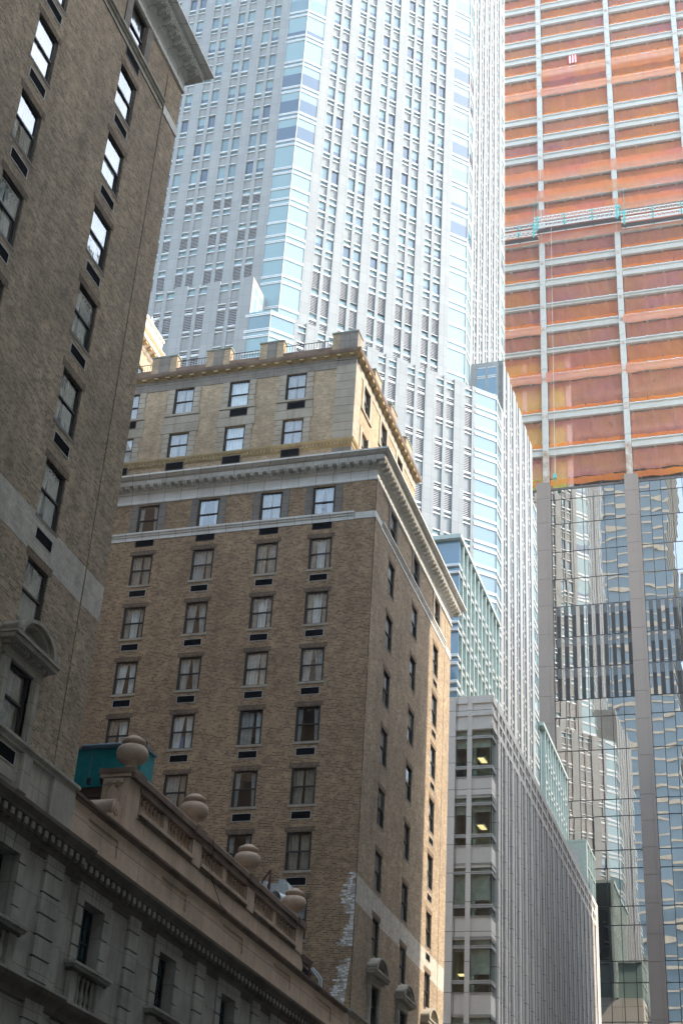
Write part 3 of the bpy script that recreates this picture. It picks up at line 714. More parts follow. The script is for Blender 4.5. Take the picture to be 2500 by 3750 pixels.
for x0, x1 in ((-31.4, -29.6), (-28.0, -26.4), (-24.8, -22.0)):
    for k in range(3): b.box(x0, x1, 0, .03, 51.9+k*.22, 51.96+k*.22, 'white_metal')
    q = x0
    while q < x1: b.box(q, q+.05, -.02, .05, 51.3, 52.45, 'white_metal'); q += .26
b.at(); b.build('lattice_screen', BW)

# ---------------------------------------------------------------- hotel rear block with cream top
RB = thing('hotel_rear_block', 'sunlit cream stone rooftop block just right of the dark brick corner, dish on top', 'building', (-43, 55, 0))
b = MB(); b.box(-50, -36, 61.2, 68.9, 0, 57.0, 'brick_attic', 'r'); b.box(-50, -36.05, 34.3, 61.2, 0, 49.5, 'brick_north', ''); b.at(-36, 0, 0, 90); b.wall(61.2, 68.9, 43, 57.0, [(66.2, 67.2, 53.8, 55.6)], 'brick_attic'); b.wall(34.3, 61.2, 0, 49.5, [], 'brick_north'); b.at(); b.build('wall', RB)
b = MB(); b.at(-36, 0, 0, 90); b.box(66.2, 67.2, .15, .2, 53.8, 55.6, 'frame_dark'); b.box(66.2, 67.2, .1, .15, 54.65, 54.72, 'white_metal'); b.box(66.1, 66.2, -.03, .1, 53.8, 55.7, 'white_metal'); b.at(); o = b.build('window', RB)
b = MB(); b.at(-36, 0, 0, 90); b.poly([(66.25,.14,53.85),(67.15,.14,53.85),(67.15,.14,55.55),(66.25,.14,55.55)], 'tower_pane'); b.at(); b.build('pane', o)
b = MB(); b.sweep([(0,56.7), (.1,56.8), (.1,57.05), (.3,57.15), (.45,57.2), (.45,57.45), (.1,57.5), (.1,57.93), (0.45,57.93), (.45,58.0), (.12,58.02), (.12,59.0), (.2,59.05), (.2,59.25), (-.2,59.3)], [(-50, 61.2), (-36, 61.2), (-36, 68.9), (-50, 68.9)], 'cream_stone')
b.box(-50, -36.05, 61.2, 68.9, 57, 59.1, 'cream_stone', '')
for k in range(11): b.at(-36, 61.3+k*.7, 0, 90); b.box(0, .3, -.4, -.1, 57.02, 57.18, 'yellow_stone')
b.at(); b.build('cornice', RB)
for h in HEAD[:7]+[ATT, 44.8]:
    for y in (37.5, 41.5, 45.5, 49.5, 53.5, 57.5): hotel_window(RB, -36, y, h-WH, 90, cur=random.choice((1, 3, 4, 7)), lintel=False).location.x += 0.06
D = thing('satellite_dish', 'white satellite dish with a round white dome behind it on the cream rooftop block', 'satellite dish', (-36.3, 67.7, 59.2))
b = MB(); b.tube([(-36.3,67.7,59.2), (-36.3,67.7,59.75)], .04, 'white_metal'); b.tube([(-36.3,67.7,59.3), (-36.0,67.6,59.7), (-35.8, 67.5, 59.95)], .02, 'white_metal'); b.build('mast', D)
b = MB(); b.m = Matrix.Translation((-36.2, 67.75, 59.85)) @ Matrix.Rotation(R(-50), 4, 'X') @ Matrix.Rotation(R(70), 4, 'Y')
b.lathe(0, 0, [(0,-.09), (.15,-.07), (.3,-.01), (.42,.07)], 'white_metal', 20); b.at(); b.build('reflector', D)
b = MB(); b.m = Matrix.Translation((-36.6, 67.1, 59.55)); b.lathe(0, 0, [(.3,-.35), (.45,-.2), (.52,.05), (.47,.3), (.3,.5), (0,.6)], 'white_metal', 20); b.at(); b.build('dome', D)

# ---------------------------------------------------------------- podium between the wings
PD = thing('stone_podium', 'low stone podium with a brown balustraded terrace running across the lower left corner', 'building', (-20, 45, 0))
PW0, PW1 = 6.0, 61.2
cW = [36.4+5.33*k for k in range(-5, 5)]; cQ = [39.12+5.33*k for k in range(-5, 5)]
hW = [(y-.66, y+.66, 10.62, 12.37) for y in cW]+[(y-.95, y+.95, 5.2, 9.0) for y in cW]
b = MB(); b.at(FX, 0, 0, 90)
b.wall(34.65, PW1, 0, 12.9, hW, 'podium_stone', depth=0.6); b.wall(PW0, 34.65, 0, 12.9, hW, 'podium_stone', y=-0.12, depth=0.72)
b.poly([(34.65,-.12,0), (34.65,0,0), (34.65,0,12.9), (34.65,-.12,12.9)], 'podium_stone')
for y in cQ:                                                             # block pilasters
    w_ = 0.39; d0 = -.12 if y < 34 else 0; z = 9.74
    if 33 < y < 34.4: y, w_ = 33.6, 0.5
    while z < 12.8:
        b.box(y-w_, y+w_, d0-.09, d0+.01, z, min(z+.485, 12.88), 'podium_stone', 'k'); z += .535
    b.box(y-w_+.02, y+w_-.02, d0-.035, d0+.01, 5, 12.88, 'joint_dark', 'k')
    z = 4.5
    while z < 9.1: b.box(y-w_, y+w_, d0-.09, d0+.01, z, z+.5, 'podium_stone', 'k'); z += .535
for y in cW:
    d0 = -.12 if y < 34 else 0
    for sg in (-1, 1):
        z = 10.62; k = 0
        while z < 12.6:
            x0, x1 = (y+.665, y+1.05) if sg > 0 else (y-1.05, y-.665)
            b.box(x0, x1, d0-.07, d0+.01, z, min(z+.48, 12.75), 'podium_stone', 'k'); z += .53
    b.box(y-1.03, y+1.03, d0-.03, d0+.01, 12.38, 12.74, 'podium_cornice', 'k')
    for k in range(3):
        a0 = y-.66+k*.44; sp = (k-1)*.12
        b.poly([(a0+.015,d0-.075,12.38), (a0+.425,d0-.075,12.38), (a0+.425+sp+.05,d0-.075,12.8), (a0+.015+sp-.05,d0-.075,12.8)], 'podium_stone')
        b.poly([(a0+.425,d0-.075,12.38), (a0+.425,d0,12.38), (a0+.425+sp+.05,d0,12.8), (a0+.425+sp+.05,d0-.075,12.8)], 'podium_cornice')
        b.poly([(a0+.015,d0-.075,12.38), (a0+.015,d0,12.38), (a0+.425,d0,12.38), (a0+.425,d0-.075,12.38)][::-1], 'podium_stone')
    for sg in (-1, 1):
        pts = [(y+sg*.68,d0-.074,12.39), (y+sg*1.05,d0-.074,12.39), (y+sg*1.05,d0-.074,12.8), (y+sg*.84,d0-.074,12.8)]
        b.poly(pts if sg > 0 else pts[::-1], 'podium_stone')
b.at(); b.box(-34, FX-0.8, PW0, PW1, 0, 13.7, 'podium_cornice', 'r')
b.build('wall', PD)
bm_ = MB(); f0 = .30
for (x0, x1) in ((-.66, -.58), (.58, .66)): bm_.box(x0, x1, f0, f0+.14, 0, 1.75, 'dark_metal')
bm_.box(-.58, .58, f0, f0+.14, 1.66, 1.75, 'dark_metal'); bm_.box(-.58, .58, f0, f0+.14, 0, .08, 'dark_metal'); bm_.box(-.58, .58, f0+.02, f0+.12, .84, .90, 'dark_metal')
for x in (-.29, 0, .29): bm_.box(x-.012, x+.012, f0+.02, f0+.06, .08, 1.66, 'dark_metal')
for z in (.46, 1.28): bm_.box(-.58, .58, f0+.022, f0+.062, z-.012, z+.012, 'dark_metal')
bm_.box(-.7, .7, f0+.2, 1.6, -.05, 1.8, 'room', 'f')
PFR = bm_.mesh('window'); bm_ = MB(); bm_.poly([(-.6,f0+.07,.05), (.6,f0+.075,.05), (.6,f0+.07,1.7), (-.6,f0+.065,1.7)], 'podium_pane'); PPN = bm_.mesh('pane')
bm_ = MB(); bm_.box(-1.22, 1.22, -.34, .02, .12, .19, 'podium_stone'); bm_.box(-1.16, 1.16, -.28, .02, .04, .12, 'podium_stone'); bm_.box(-1.1, 1.1, -.2, .02, -.03, .04, 'podium_cornice')
for sg in (-1, 1): bm_.box(min(sg*.62, sg*.98), max(sg*.62, sg*.98), -.16, .02, -.92, -.03, 'podium_stone')
bm_.box(-.62, .62, -.02, .015, -.92, -.03, 'dark_metal'); bm_.box(-.62, .62, -.15, -.02, -.92, -.8, 'podium_stone')
BAL = [(.055,0), (.055,.04), (.03,.05), (.045,.09), (.06,.14), (.058,.2), (.035,.3), (.028,.36), (.045,.39), (.028,.42), (.05,.47), (.055,.52)]
for i in range(4): bm_.lathe(-.42+i*.28, -.09, [(r*1.25, z*1.45-.8) for r, z in BAL], 'podium_stone', 8)
BALC = bm_.mesh('balconet')
for y in cW:
    if to_px((FX, y, 10.6))[0] < -300: continue
    d0 = .12 if y < 34 else 0
    o = inst('window', PFR, PD, FX+d0*0, y, 10.62, 90); child('pane', PPN, o); q = child('balconet', BALC, o); q.location = (0, -d0, -.15)
    o = inst('window', PFR, PD, FX, y, 5.3, 90); o.scale = (1.4, 1, 2.05); child('pane', PPN, o)
b = MB()                                                                 # string course
pth = [(FX+.12, PW0), (FX+.12, 34.65), (FX, 34.65), (FX, PW1)]
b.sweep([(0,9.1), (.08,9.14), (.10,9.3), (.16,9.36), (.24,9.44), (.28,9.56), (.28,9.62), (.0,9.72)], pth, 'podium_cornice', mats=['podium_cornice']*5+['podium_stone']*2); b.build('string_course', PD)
b = MB()
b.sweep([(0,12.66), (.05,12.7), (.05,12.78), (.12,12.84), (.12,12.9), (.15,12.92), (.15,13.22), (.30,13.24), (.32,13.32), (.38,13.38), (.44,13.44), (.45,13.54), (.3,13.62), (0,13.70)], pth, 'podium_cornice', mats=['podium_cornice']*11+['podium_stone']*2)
b.at(FX, 0, 0, 90); y = PW0+.1
while y < PW1:
    d0 = .12 if y < 34.6 else 0
    b.box(y, y+.2, -.27-d0, -.15-d0, 12.96, 13.21, 'podium_cornice', 'k'); b.box(y+.02, y+.18, -.30-d0, -.27-d0, 13.05, 13.21, 'podium_stone', 'k'); y += .37
b.at(); b.build('cornice', PD)
b = MB(); b.at(FX, 0, 0, 90)
b.wall(A1+.05, PW1, 13.6, 14.86, [(y-1.0, y+1.02, 14.04, 14.58) for y in cW if y > 35], 'brownstone', depth=.05)
for y in cW:
    if y > 35: b.box(y-1.0, y+1.02, .045, .06, 14.04, 14.58, 'brownstone', 'klrtb')
b.at(); b.sweep([(0,14.80), (.04,14.83), (.05,14.87), (.13,14.90), (.14,14.97), (0,15.0)], [(FX, A1+.06), (FX, 60.7)], 'brownstone_dark', mats=['brownstone_dark']*4+['brownstone'])  # darker below, lighter on top: shade under the coping painted in
b.box(-34, FX-0.02, A1+.05, 61.2, 13.7, 14.95, 'concrete', 'r'); b.build('attic_course', PD)
# balustrade
BL = MB(); BL.at(FX, 0, 0, 90)
BL.box(37.6, 54.45, 0.0, .42, 14.97, 15.64, 'brownstone', 'b'); ends = []
big = [(37.6, 38.45), (42.75, 43.5), (48.0, 48.75), (53.6, 54.45)]; small = [(40.42, 40.74), (45.68, 46.0), (51.0, 51.32)]
for x0, x1 in big: BL.box(x0+(.01 if x0 < 38 else 0), x1, -.03 if x0 > 38 else 0, .45, 15.64, 16.64, 'brownstone', 'b')
for x0, x1 in small: BL.box(x0, x1, 0.02, .36, 15.64, 16.64, 'brownstone', 'b')
gaps = [(38.45, 40.42), (40.74, 42.75), (43.5, 45.68), (46.0, 48.0), (48.75, 51.0), (51.32, 53.6)]
for (x0, x1) in ((38.45, 42.75), (43.5, 48.0), (48.75, 53.6)):
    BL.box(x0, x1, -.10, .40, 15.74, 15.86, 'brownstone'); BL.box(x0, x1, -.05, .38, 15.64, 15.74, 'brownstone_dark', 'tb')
BL.box(38.4, 53.7, -.04, .46, 16.42, 16.655, 'brownstone_dark'); BL.box(37.53, 54.5, -.10, .48, 16.66, 16.84, 'brownstone_dark'); BL.box(37.57, 54.46, -.07, .45, 16.84, 16.90, 'brownstone')  # dark rail underside: the shade seen between the balusters is put into the colour
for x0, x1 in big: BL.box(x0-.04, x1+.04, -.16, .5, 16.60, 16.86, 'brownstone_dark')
BL.at()
# end pedestal with cartouche and scroll, seen on its near side
BL.box(-19.36, FX+.004, 37.592, 38.3, 14.97, 16.62, 'carved_brownstone', 'b'); BL.box(-19.44, FX+.05, 37.515, 38.3, 16.62, 16.72, 'carved_brownstone'); BL.box(-19.48, FX+.166, 37.475, 38.3, 16.722, 16.883, 'brownstone_dark')
balo = BL.build('balustrade', PD)
b = MB(); b.m = Matrix.Translation((-18.97, 37.6, 16.12)) @ Matrix.Rotation(R(90), 4, 'X')
for (r0, r1, d) in ((0.30, .24, .05), (.22, 0.0, .03)):
    n = 24
    for i in range(n):
        a0, a1 = 2*math.pi*i/n, 2*math.pi*(i+1)/n; f = lambda r, a: (r*.86*math.cos(a), r*1.3*math.sin(a))
        p, q, p2, q2 = f(r0, a0), f(r0, a1), f(r1, a0), f(r1, a1)
        b.poly([(p2[0],p2[1],d), (p[0],p[1],d), (q[0],q[1],d), (q2[0],q2[1],d)], 'carved_brownstone'); b.poly([(p[0],p[1],0), (q[0],q[1],0), (q[0],q[1],d), (p[0],p[1],d)], 'carved_brownstone')
        if r1 > 0: b.poly([(p2[0],p2[1],d), (q2[0],q2[1],d), (q2[0],q2[1],0), (p2[0],p2[1],0)], 'carved_brownstone')
b.at(); b.box(-19.3, -18.66, 37.53, 37.6, 16.42, 16.58, 'carved_brownstone')
for sx in (-19.12, -18.82): b.tube([(sx, 37.5, 16.4), (sx, 37.62, 16.4)], .08, 'carved_brownstone', 12); b.tube([(sx, 37.49, 16.4), (sx, 37.5, 16.4)], .04, 'carved_brownstone', 12)
b.build('cartouche', balo)
b = MB(); n = 18
def roll(b, x0, x1, y, z, r, m):
    for i in range(n):
        a0, a1 = 2*math.pi*i/n, 2*math.pi*(i+1)/n
        b.poly([(x0,y+r*math.cos(a0),z+r*math.sin(a0)), (x1,y+r*math.cos(a0),z+r*math.sin(a0)), (x1,y+r*math.cos(a1),z+r*math.sin(a1)), (x0,y+r*math.cos(a1),z+r*math.sin(a1))], m, smooth=True)
    b.poly([(x1,y+r*math.cos(2*math.pi*i/n),z+r*math.sin(2*math.pi*i/n)) for i in range(n)], m); b.poly([(x0,y+r*math.cos(-2*math.pi*i/n),z+r*math.sin(-2*math.pi*i/n)) for i in range(n)], m)
roll(b, -19.5, -18.64, 37.22, 15.52, .27, 'carved_brownstone'); roll(b, -18.64, -18.60, 37.22, 15.52, .2, 'carved_brownstone'); roll(b, -18.60, -18.57, 37.22, 15.52, 0.1, 'carved_brownstone')
b.box(-19.35, -18.62, 37.3, 37.62, 14.97, 15.75, 'carved_brownstone'); b.box(-19.35, -18.62, 36.95, 37.3, 14.97, 15.3, 'carved_brownstone'); b.build('scroll', balo)
b = MB(); b.at(); 
for i in range(n): pass
b.tube([(FX-.1, 54.5, 15.25), (FX-.02, 54.5, 15.25)], .3, 'carved_brownstone', 16); b.poly([(FX-.02, 54.5+.3*math.cos(2*math.pi*i/16), 15.25+.3*math.sin(2*math.pi*i/16)) for i in range(16)], 'carved_brownstone'); b.box(-19.2, FX-.1, 54.4, 54.75, 14.97, 15.6, 'carved_brownstone'); b.build('scroll', balo)
bm_ = MB(); bm_.lathe(0, 0, [(r*1.3, z*1.06) for r, z in BAL]+[(0, .551)], 'carved_brownstone', 10); bm_.box(-.085, .085, -.085, .085, -.03, .02, 'carved_brownstone'); BALM = bm_.mesh('baluster')
for x0, x1 in gaps:
    n_ = 7
    for i in range(n_): inst('baluster', BALM, balo, FX-.18, x0+(x1-x0)*(i+.5)/n_, 15.89)
# urns stand on the piers
UR = [(.17,0), (.26,.02), (.24,.06), (.19,.10), (.18,.24), (.21,.27), (.20,.29), (.36,.34), (.47,.46), (.50,.60), (.47,.73), (.40,.80), (.30,.83), (.29,.87), (.36,.90), (.39,.96), (.36,1.02), (.30,1.06), (.19,1.08), (.17,1.15), (.08,1.18), (0,1.19)]
bm_ = MB(); bm_.lathe(0, 0, [(r*.98, z) for r, z in UR], 'carved_brownstone', 28); UM = bm_.mesh('urn')
for y, lab in ((37.95, 'round brown stone urn on the carved end pedestal, in front of the teal box'), (43.05, 'round brown stone urn on the balustrade, second out from the teal box'), (48.33, 'round brown stone urn on the balustrade, between the second urn and the grey metal duct'), (53.75, 'round brown stone urn at the far end of the balustrade, beside the grey metal duct')):
    o = bpy.data.objects.new('urn', UM); COL.objects.link(o); o.location = (FX-.2, y, 16.88); tag(o, lab, 'urn', 'stone urns along the terrace balustrade')
# things on the podium roof
T = thing('roof_housing', 'teal painted metal box on a brick curb behind the carved end pedestal', 'roof housing', (-22, 42.5, 14.95))
b = MB(); b.box(-24.6, -20.34, 42, 43.0, 18.1, 19.42, 'teal_paint'); b.box(-24.7, -20.28, 41.94, 43.06, 19.42, 19.5, 'teal_edge')
for x in (-23.4, -22.2, -21.2): b.box(x, x+.03, 41.98, 42.0, 18.15, 19.4, 'teal_edge')
b.build('cabinet', T)
b = MB(); b.tube([(-22.55, 41.95, 19.5), (-20.2, 41.95, 19.5)], .09, 'teal_edge', 10); b.build('pipe', T)
b = MB(); b.box(-24.6, -20.5, 42.05, 43.0, 17.75, 18.1, 'rust'); b.box(-24.6, -20.6, 42.1, 43.0, 14.95, 17.75, 'brick_dark'); b.build('curb', T)
b = MB(); b.box(-21.6, -21.45, 41.7, 42, 18.1, 18.55, 'black_iron'); b.bar((-21.7, 41.8, 18.6), (-21.35, 41.8, 18.25), .25, .06, 'teal_paint'); b.build('floodlight', T); b = MB(); b.tube([(-22.05, 41.8, 18.1), (-22.05, 41.8, 18.3)], .08, 'black_iron', 10); b.build('pipe_stub', T)
H = thing('duct_unit', 'grey galvanised metal air duct behind the far urn of the balustrade', 'air duct', (-20, 55.5, 14.95))
b = MB(); b.box(-20.2, -19.75, 54.6, 56, 14.95, 18.55, 'galvanised'); b.box(-19.75, -19.53, 54.7, 56, 14.95, 18.75, 'galvanised'); b.bar((-19.6, 54.9, 18.5), (-19.3, 54.9, 17.6), .5, .5, 'galvanised'); b.box(-20.8, -20.3, 54.8, 56, 14.95, 18.72, 'galvanised'); b.build('cabinet', H)
b = MB(); b.tube([(-19.62, 54.0, 17.75), (-19.3, 55.0, 17.75)], .3, 'galvanised', 20); b.tube([(-19.62, 54.0, 17.75), (-19.615, 54.015, 17.75)], .33, 'white_metal', 20); b.tube([(-19.45, 54.5, 17.75), (-19.44, 54.53, 17.75)], .32, 'white_metal', 20); b.build('round_duct', H)
b = MB(); b.tube([(-19.95, 54.4, 17.9), (-20.1, 54.4, 18.4), (-20.0, 54.4, 18.62)], .02, 'black_iron'); b.build('cable', H)
G = thing('roof_gantry', 'thin rusty angled steel pole frame in front of the grey metal duct', 'pole', (-20, 54.3, 14.95))
b = MB(); b.bar((-20.0, 54.3, 14.95), (-19.98, 54.3, 19.0), .07, .07, 'rust'); b.bar((-19.98, 54.3, 19.0), (-20.3, 54.3, 18.55), .06, .06, 'rust'); b.bar((-20.3, 54.3, 18.55), (-20.35, 54.3, 14.95), .06, .06, 'rust'); b.build('frame', G)
CN = thing('conduit', 'pair of bent silver conduits and a rusty bracket on the brick wall past the balustrade', 'conduit', (-20, 61.1, 14.95))
b = MB(); b.tube([(-20.2, 61.15, 16.82), (-19.82, 61.15, 16.42), (-19.76, 61.15, 16.3), (-19.76, 61.15, 14.95)], .035, 'galvanised'); b.tube([(-20.26, 61.1, 16.78), (-19.9, 61.1, 16.36), (-19.85, 61.1, 16.25), (-19.85, 61.1, 14.95)], .03, 'galvanised'); b.build('pipe', CN)
b = MB(); b.bar((-20.66, 60.6, 17.2), (-20.2, 60.9, 16.85), .25, .25, 'rust'); b.bar((-20.6, 60.6, 16.75), (-20.2, 60.9, 16.45), .2, .12, 'black_iron'); b.bar((-20.23, 60.8, 16.8), (-20.23, 60.8, 14.95), .08, .08, 'rust'); b.build('bracket', CN)
b = MB(); b.tube([(-20.81, 61.1, 17.76), (-20.81, 61.1, 17.35)], .04, 'galvanised'); b.build('pipe', CN)
WR = MB(); WR.tube([(FX+.12, 44.2, 16.9), (FX+.12, 44.3, 16.0), (FX+.06, 44.6, 15.6), (FX+.05, 45.6, 15.05), (FX+.16, 45.9, 14.95)], .012, 'black_iron', 5)
tag(WR.build('hanging_wire'), 'thin black wire hanging down the front of the brown balustrade', 'wire')

# ================================================================ grey office block at the foot of the tower
GB = thing('grey_office_block', 'grey granite office block with close-set vertical fins and glass corner bays behind the brick hotel', 'building', (-40, 118, 0))
GY0, GY1, GZ = 91.85, 143.3, 42.85
LEV = [37.0, 32.24, 27.58, 22.8, 18.0, 13.2, 8.4]                        # bottoms of the glass
st = MB()
# near front, seen head on
st.at(0, GY0)
px_ = [(-60, -21.12), (-20.30, -19.98)]
st.box(-60, -36, 0, .5, 0, GZ, 'grey_granite'); 
cols = []; x = -21.12
GX = [(-21.09, -20.30)]
while x > -36:
    st.box(x-.5, x, -.10, .5, 0, GZ, 'grey_granite'); st.box(x-.5-.82-.32, x-.5-.82, -.06, .5, 0, GZ, 'grey_granite'); GX += [(x-1.32, x-.5), (x-2.46, x-1.64)]; x -= 2.46+.0
st.box(-20.30, -19.98, -.08, .5, 0, GZ, 'grey_granite')
for (x0, x1) in GX+[(-19.98, -18.62)]:
    e_ = -18.6 if x1 > -19 else x1
    st.box(x0, e_, -.02, .5, 40.3, GZ-.05, 'grey_granite')
    for z0, z1 in ((40.36, 40.75), (41.38, 41.68), (42.3, GZ)): st.box(x0, x1 if x1 > -19 else x1, -.12, -.02, z0, z1, 'grey_granite')
    for zb in LEV: st.box(x0, e_, .0, .5, zb-1.5, zb-.10, 'grey_granite')
st.at(FX, 0, 0, 90)
for z0, z1 in ((40.36, 40.75), (41.38, 41.68), (42.3, GZ)): st.box(GY0-.12, 93.2, -.0, .1, z0, z1, 'grey_granite'); st.box(93.2, GY1, -.045, .4, z0, z1, 'grey_granite')
st.box(GY0, 93.2, .12, .3, 40.3, GZ-.05, 'grey_granite')
for zb in LEV: st.box(GY0+.01, 93.2, .10, .3, zb-1.5, zb-.10, 'grey_granite')
gw = []; y = 93.2; k = 0
while y < GY1-2.4:                                                        # street front: wide pier, window, fin, window
    st.box(y, y+.72, -.02, .5, 0, GZ, 'grey_granite'); st.box(y+.1, y+.62, -.10, -.02, 0, 40.3, 'grey_granite', 'k')
    st.box(y+.72+.74, y+.72+.74+.34, -.02, .5, 0, GZ, 'grey_granite')
    gw += [(y+.72, y+1.46), (y+1.80, y+2.54)]; y += 2.54
st.box(y, GY1, -.02, .5, 0, GZ, 'grey_granite')
for (y0, y1) in gw:
    st.box(y0, y1, .42, .5, 40.3, GZ-.4, 'grey_granite')
    for zb in LEV: st.box(y0, y1, .30, .5, zb-1.5, zb-.1, 'grey_granite')
st.at(); st.box(-79, -24.2, GY0+.5, GY1, 0, GZ-.1, 'grey_granite', 'b'); st.box(-24.2, FX-.5, GY0+2.4, GY1, 0, GZ-.1, 'grey_granite', 'b'); st.box(-24.2, FX-.12, GY0+.5, GY0+2.4, 40.4, GZ-.1, 'grey_granite'); st.at(0, GY1, 0, 180); st.box(-FX, 79, -.3, 0, 0, GZ, 'grey_granite'); st.at()
st.build('wall', GB)
def gwin(w, fins=False):
    def body(b):
        for z0, z1 in ((-.10, 0), (.53, .76), (2.72, 2.92), (3.36, 3.48)): b.box(-w, w, -.05, .16, z0, z1, 'grey_bar'); b.box(-w, w, -.09, -.05, z0+.03, z1-.03, 'grey_bar', 'k')
        b.box(-w, -w+.03, .08, .16, 0, 3.36, 'dark_metal'); b.box(w-.03, w, .08, .16, 0, 3.36, 'dark_metal')
    def pane(b):
        for z0, z1, mm in ((0, .53, 'gray_pane'), (.76, 2.72, 'gray_pane'), (2.92, 3.36, 'gray_blind')): b.poly([(-w,.14,z0), (w,.14,z0), (w,.14,z1), (-w,.14,z1)], mm)
    return body, pane
B0, P0 = gwin(.39); B1, P1 = gwin(.37)
items = [(B0, P0, 'g0', (x0+x1)/2, GY0, zb, 0) for (x0, x1) in GX for zb in LEV if abs(x1-x0) > .5 and x0 < -22.5 and x0 > -24]
items += [(B1, P1, 'g1', FX-.16, (y0+y1)/2, zb, 90) for (y0, y1) in gw for zb in LEV]
spread('window', GB, items)
# glass corner bays with a lit office behind
rnd = random.Random(5)
for k, zb in enumerate(LEV[:6]):
    b = MB()
    for z0, z1 in ((-.10, 0), (.53, .76), (2.72, 2.92), (3.36, 3.48)):
        b.at(); b.sweep([(-.2,zb+z0), (.04,zb+z0), (.04,zb+(z0+z1)/2-.02), (.0,zb+(z0+z1)/2), (.04,zb+(z0+z1)/2+.02), (.04,zb+z1), (-.2,zb+z1)], [(-19.98, GY0), (-18.60, GY0), (-18.60, 93.2)], 'grey_bar')
    b.bar((-18.63, GY0+.03, zb), (-18.63, GY0+.03, zb+3.4), .06, .06, 'dark_metal')
    b.poly([(-19.98,GY0+2.2,zb-.1), (-18.8,GY0+2.2,zb-.1), (-18.8,GY0+2.2,zb+3.5), (-19.98,GY0+2.2,zb+3.5)], 'office_room'); b.poly([(-19.98,GY0+.1,zb-.1), (-19.98,GY0+2.2,zb-.1), (-19.98,GY0+2.2,zb+3.5), (-19.98,GY0+.1,zb+3.5)], 'office_room')
    b.poly([(-19.98,GY0+.06,zb+3.48), (-19.98,GY0+2.2,zb+3.48), (-18.66,GY0+2.2,zb+3.48), (-18.66,GY0+.06,zb+3.48)], 'office_room')
    o = b.build('corner_window', GB)
    for wi, (x0, x1) in enumerate(GX[:2]):
        q = MB()
        for z0, z1 in ((-.10, 0), (.53, .76), (2.72, 2.92), (3.36, 3.48)): q.box(x0, x1, GY0-.04, GY0+.16, zb+z0, zb+(z0+z1)/2-.015, 'grey_bar'); q.box(x0, x1, GY0-.04, GY0+.16, zb+(z0+z1)/2+.015, zb+z1, 'grey_bar')
        q.box(x0, x0+.03, GY0+.06, GY0+2.3, zb-.1, zb+3.48, 'office_room'); q.box(x1-.03, x1, GY0+.06, GY0+2.3, zb-.1, zb+3.48, 'office_room'); q.box(x0, x1, GY0+2.2, GY0+2.3, zb-.1, zb+3.48, 'office_room'); q.box(x0, x1, GY0+.16, GY0+2.2, zb+3.40, zb+3.48, 'office_room')
        ow = q.build('window', GB); q = MB()
        for z0, z1 in ((0, .53), (.76, 2.72), (2.92, 3.36)): q.poly([(x0+.03,GY0+.05,zb+z0), (x1-.03,GY0+.05,zb+z0), (x1-.03,GY0+.05,zb+z1), (x0+.03,GY0+.05,zb+z1)], 'office_glass')
        q.build('pane', ow); q = MB(); bb_ = (.75, .7, 2.0, .3, .2, 1.0)[k]+.15*wi; q.box(x0+.04, x1-.04, GY0+.2, GY0+.22, zb+2.86-bb_, zb+3.36, 'curtain_grey'); q.build('blind', ow)
        if k in (3, 4): q = MB(); q.box(x0+.1, x1-.2, GY0+1.2, GY0+1.7, zb+1.4, zb+1.45, 'office_lamp'); q.build('ceiling_lamp', ow)
    b = MB()
    for z0, z1 in ((0, .53), (.76, 2.72), (2.92, 3.36)):
        b.poly([(-19.98,GY0+.05,zb+z0), (-18.64,GY0+.05,zb+z0), (-18.64,GY0+.05,zb+z1), (-19.98,GY0+.05,zb+z1)], 'office_glass'); b.poly([(-18.64,GY0+.05,zb+z0), (-18.64,93.2,zb+z0), (-18.64,93.2,zb+z1), (-18.64,GY0+.05,zb+z1)], 'office_glass')
    b.build('pane', o)
    b = MB(); bl = (.8, .6, 2.0, 1.9, 1.7, 1.0)[k]
    b.box(-19.96, -18.75, GY0+.2, GY0+.22, zb+3.36-.5-bl*.9, zb+3.36, 'curtain_grey'); b.build('blind', o)
    if k < 2:
        b = MB(); b.poly([(-19.8,GY0+1.0,zb+3.3-1.6), (-19.4,GY0+1.0,zb+3.3-1.6), (-19.3,GY0+2.0,zb+3.3-1.6), (-19.7,GY0+2.0,zb+3.3-1.6)][::-1], 'office_lamp'); b.box(-19.85,-19.3,GY0+1.0,GY0+2.0,zb+3.3-1.58,zb+3.3-1.5,'white_metal'); b.build('ceiling_lamp', o)
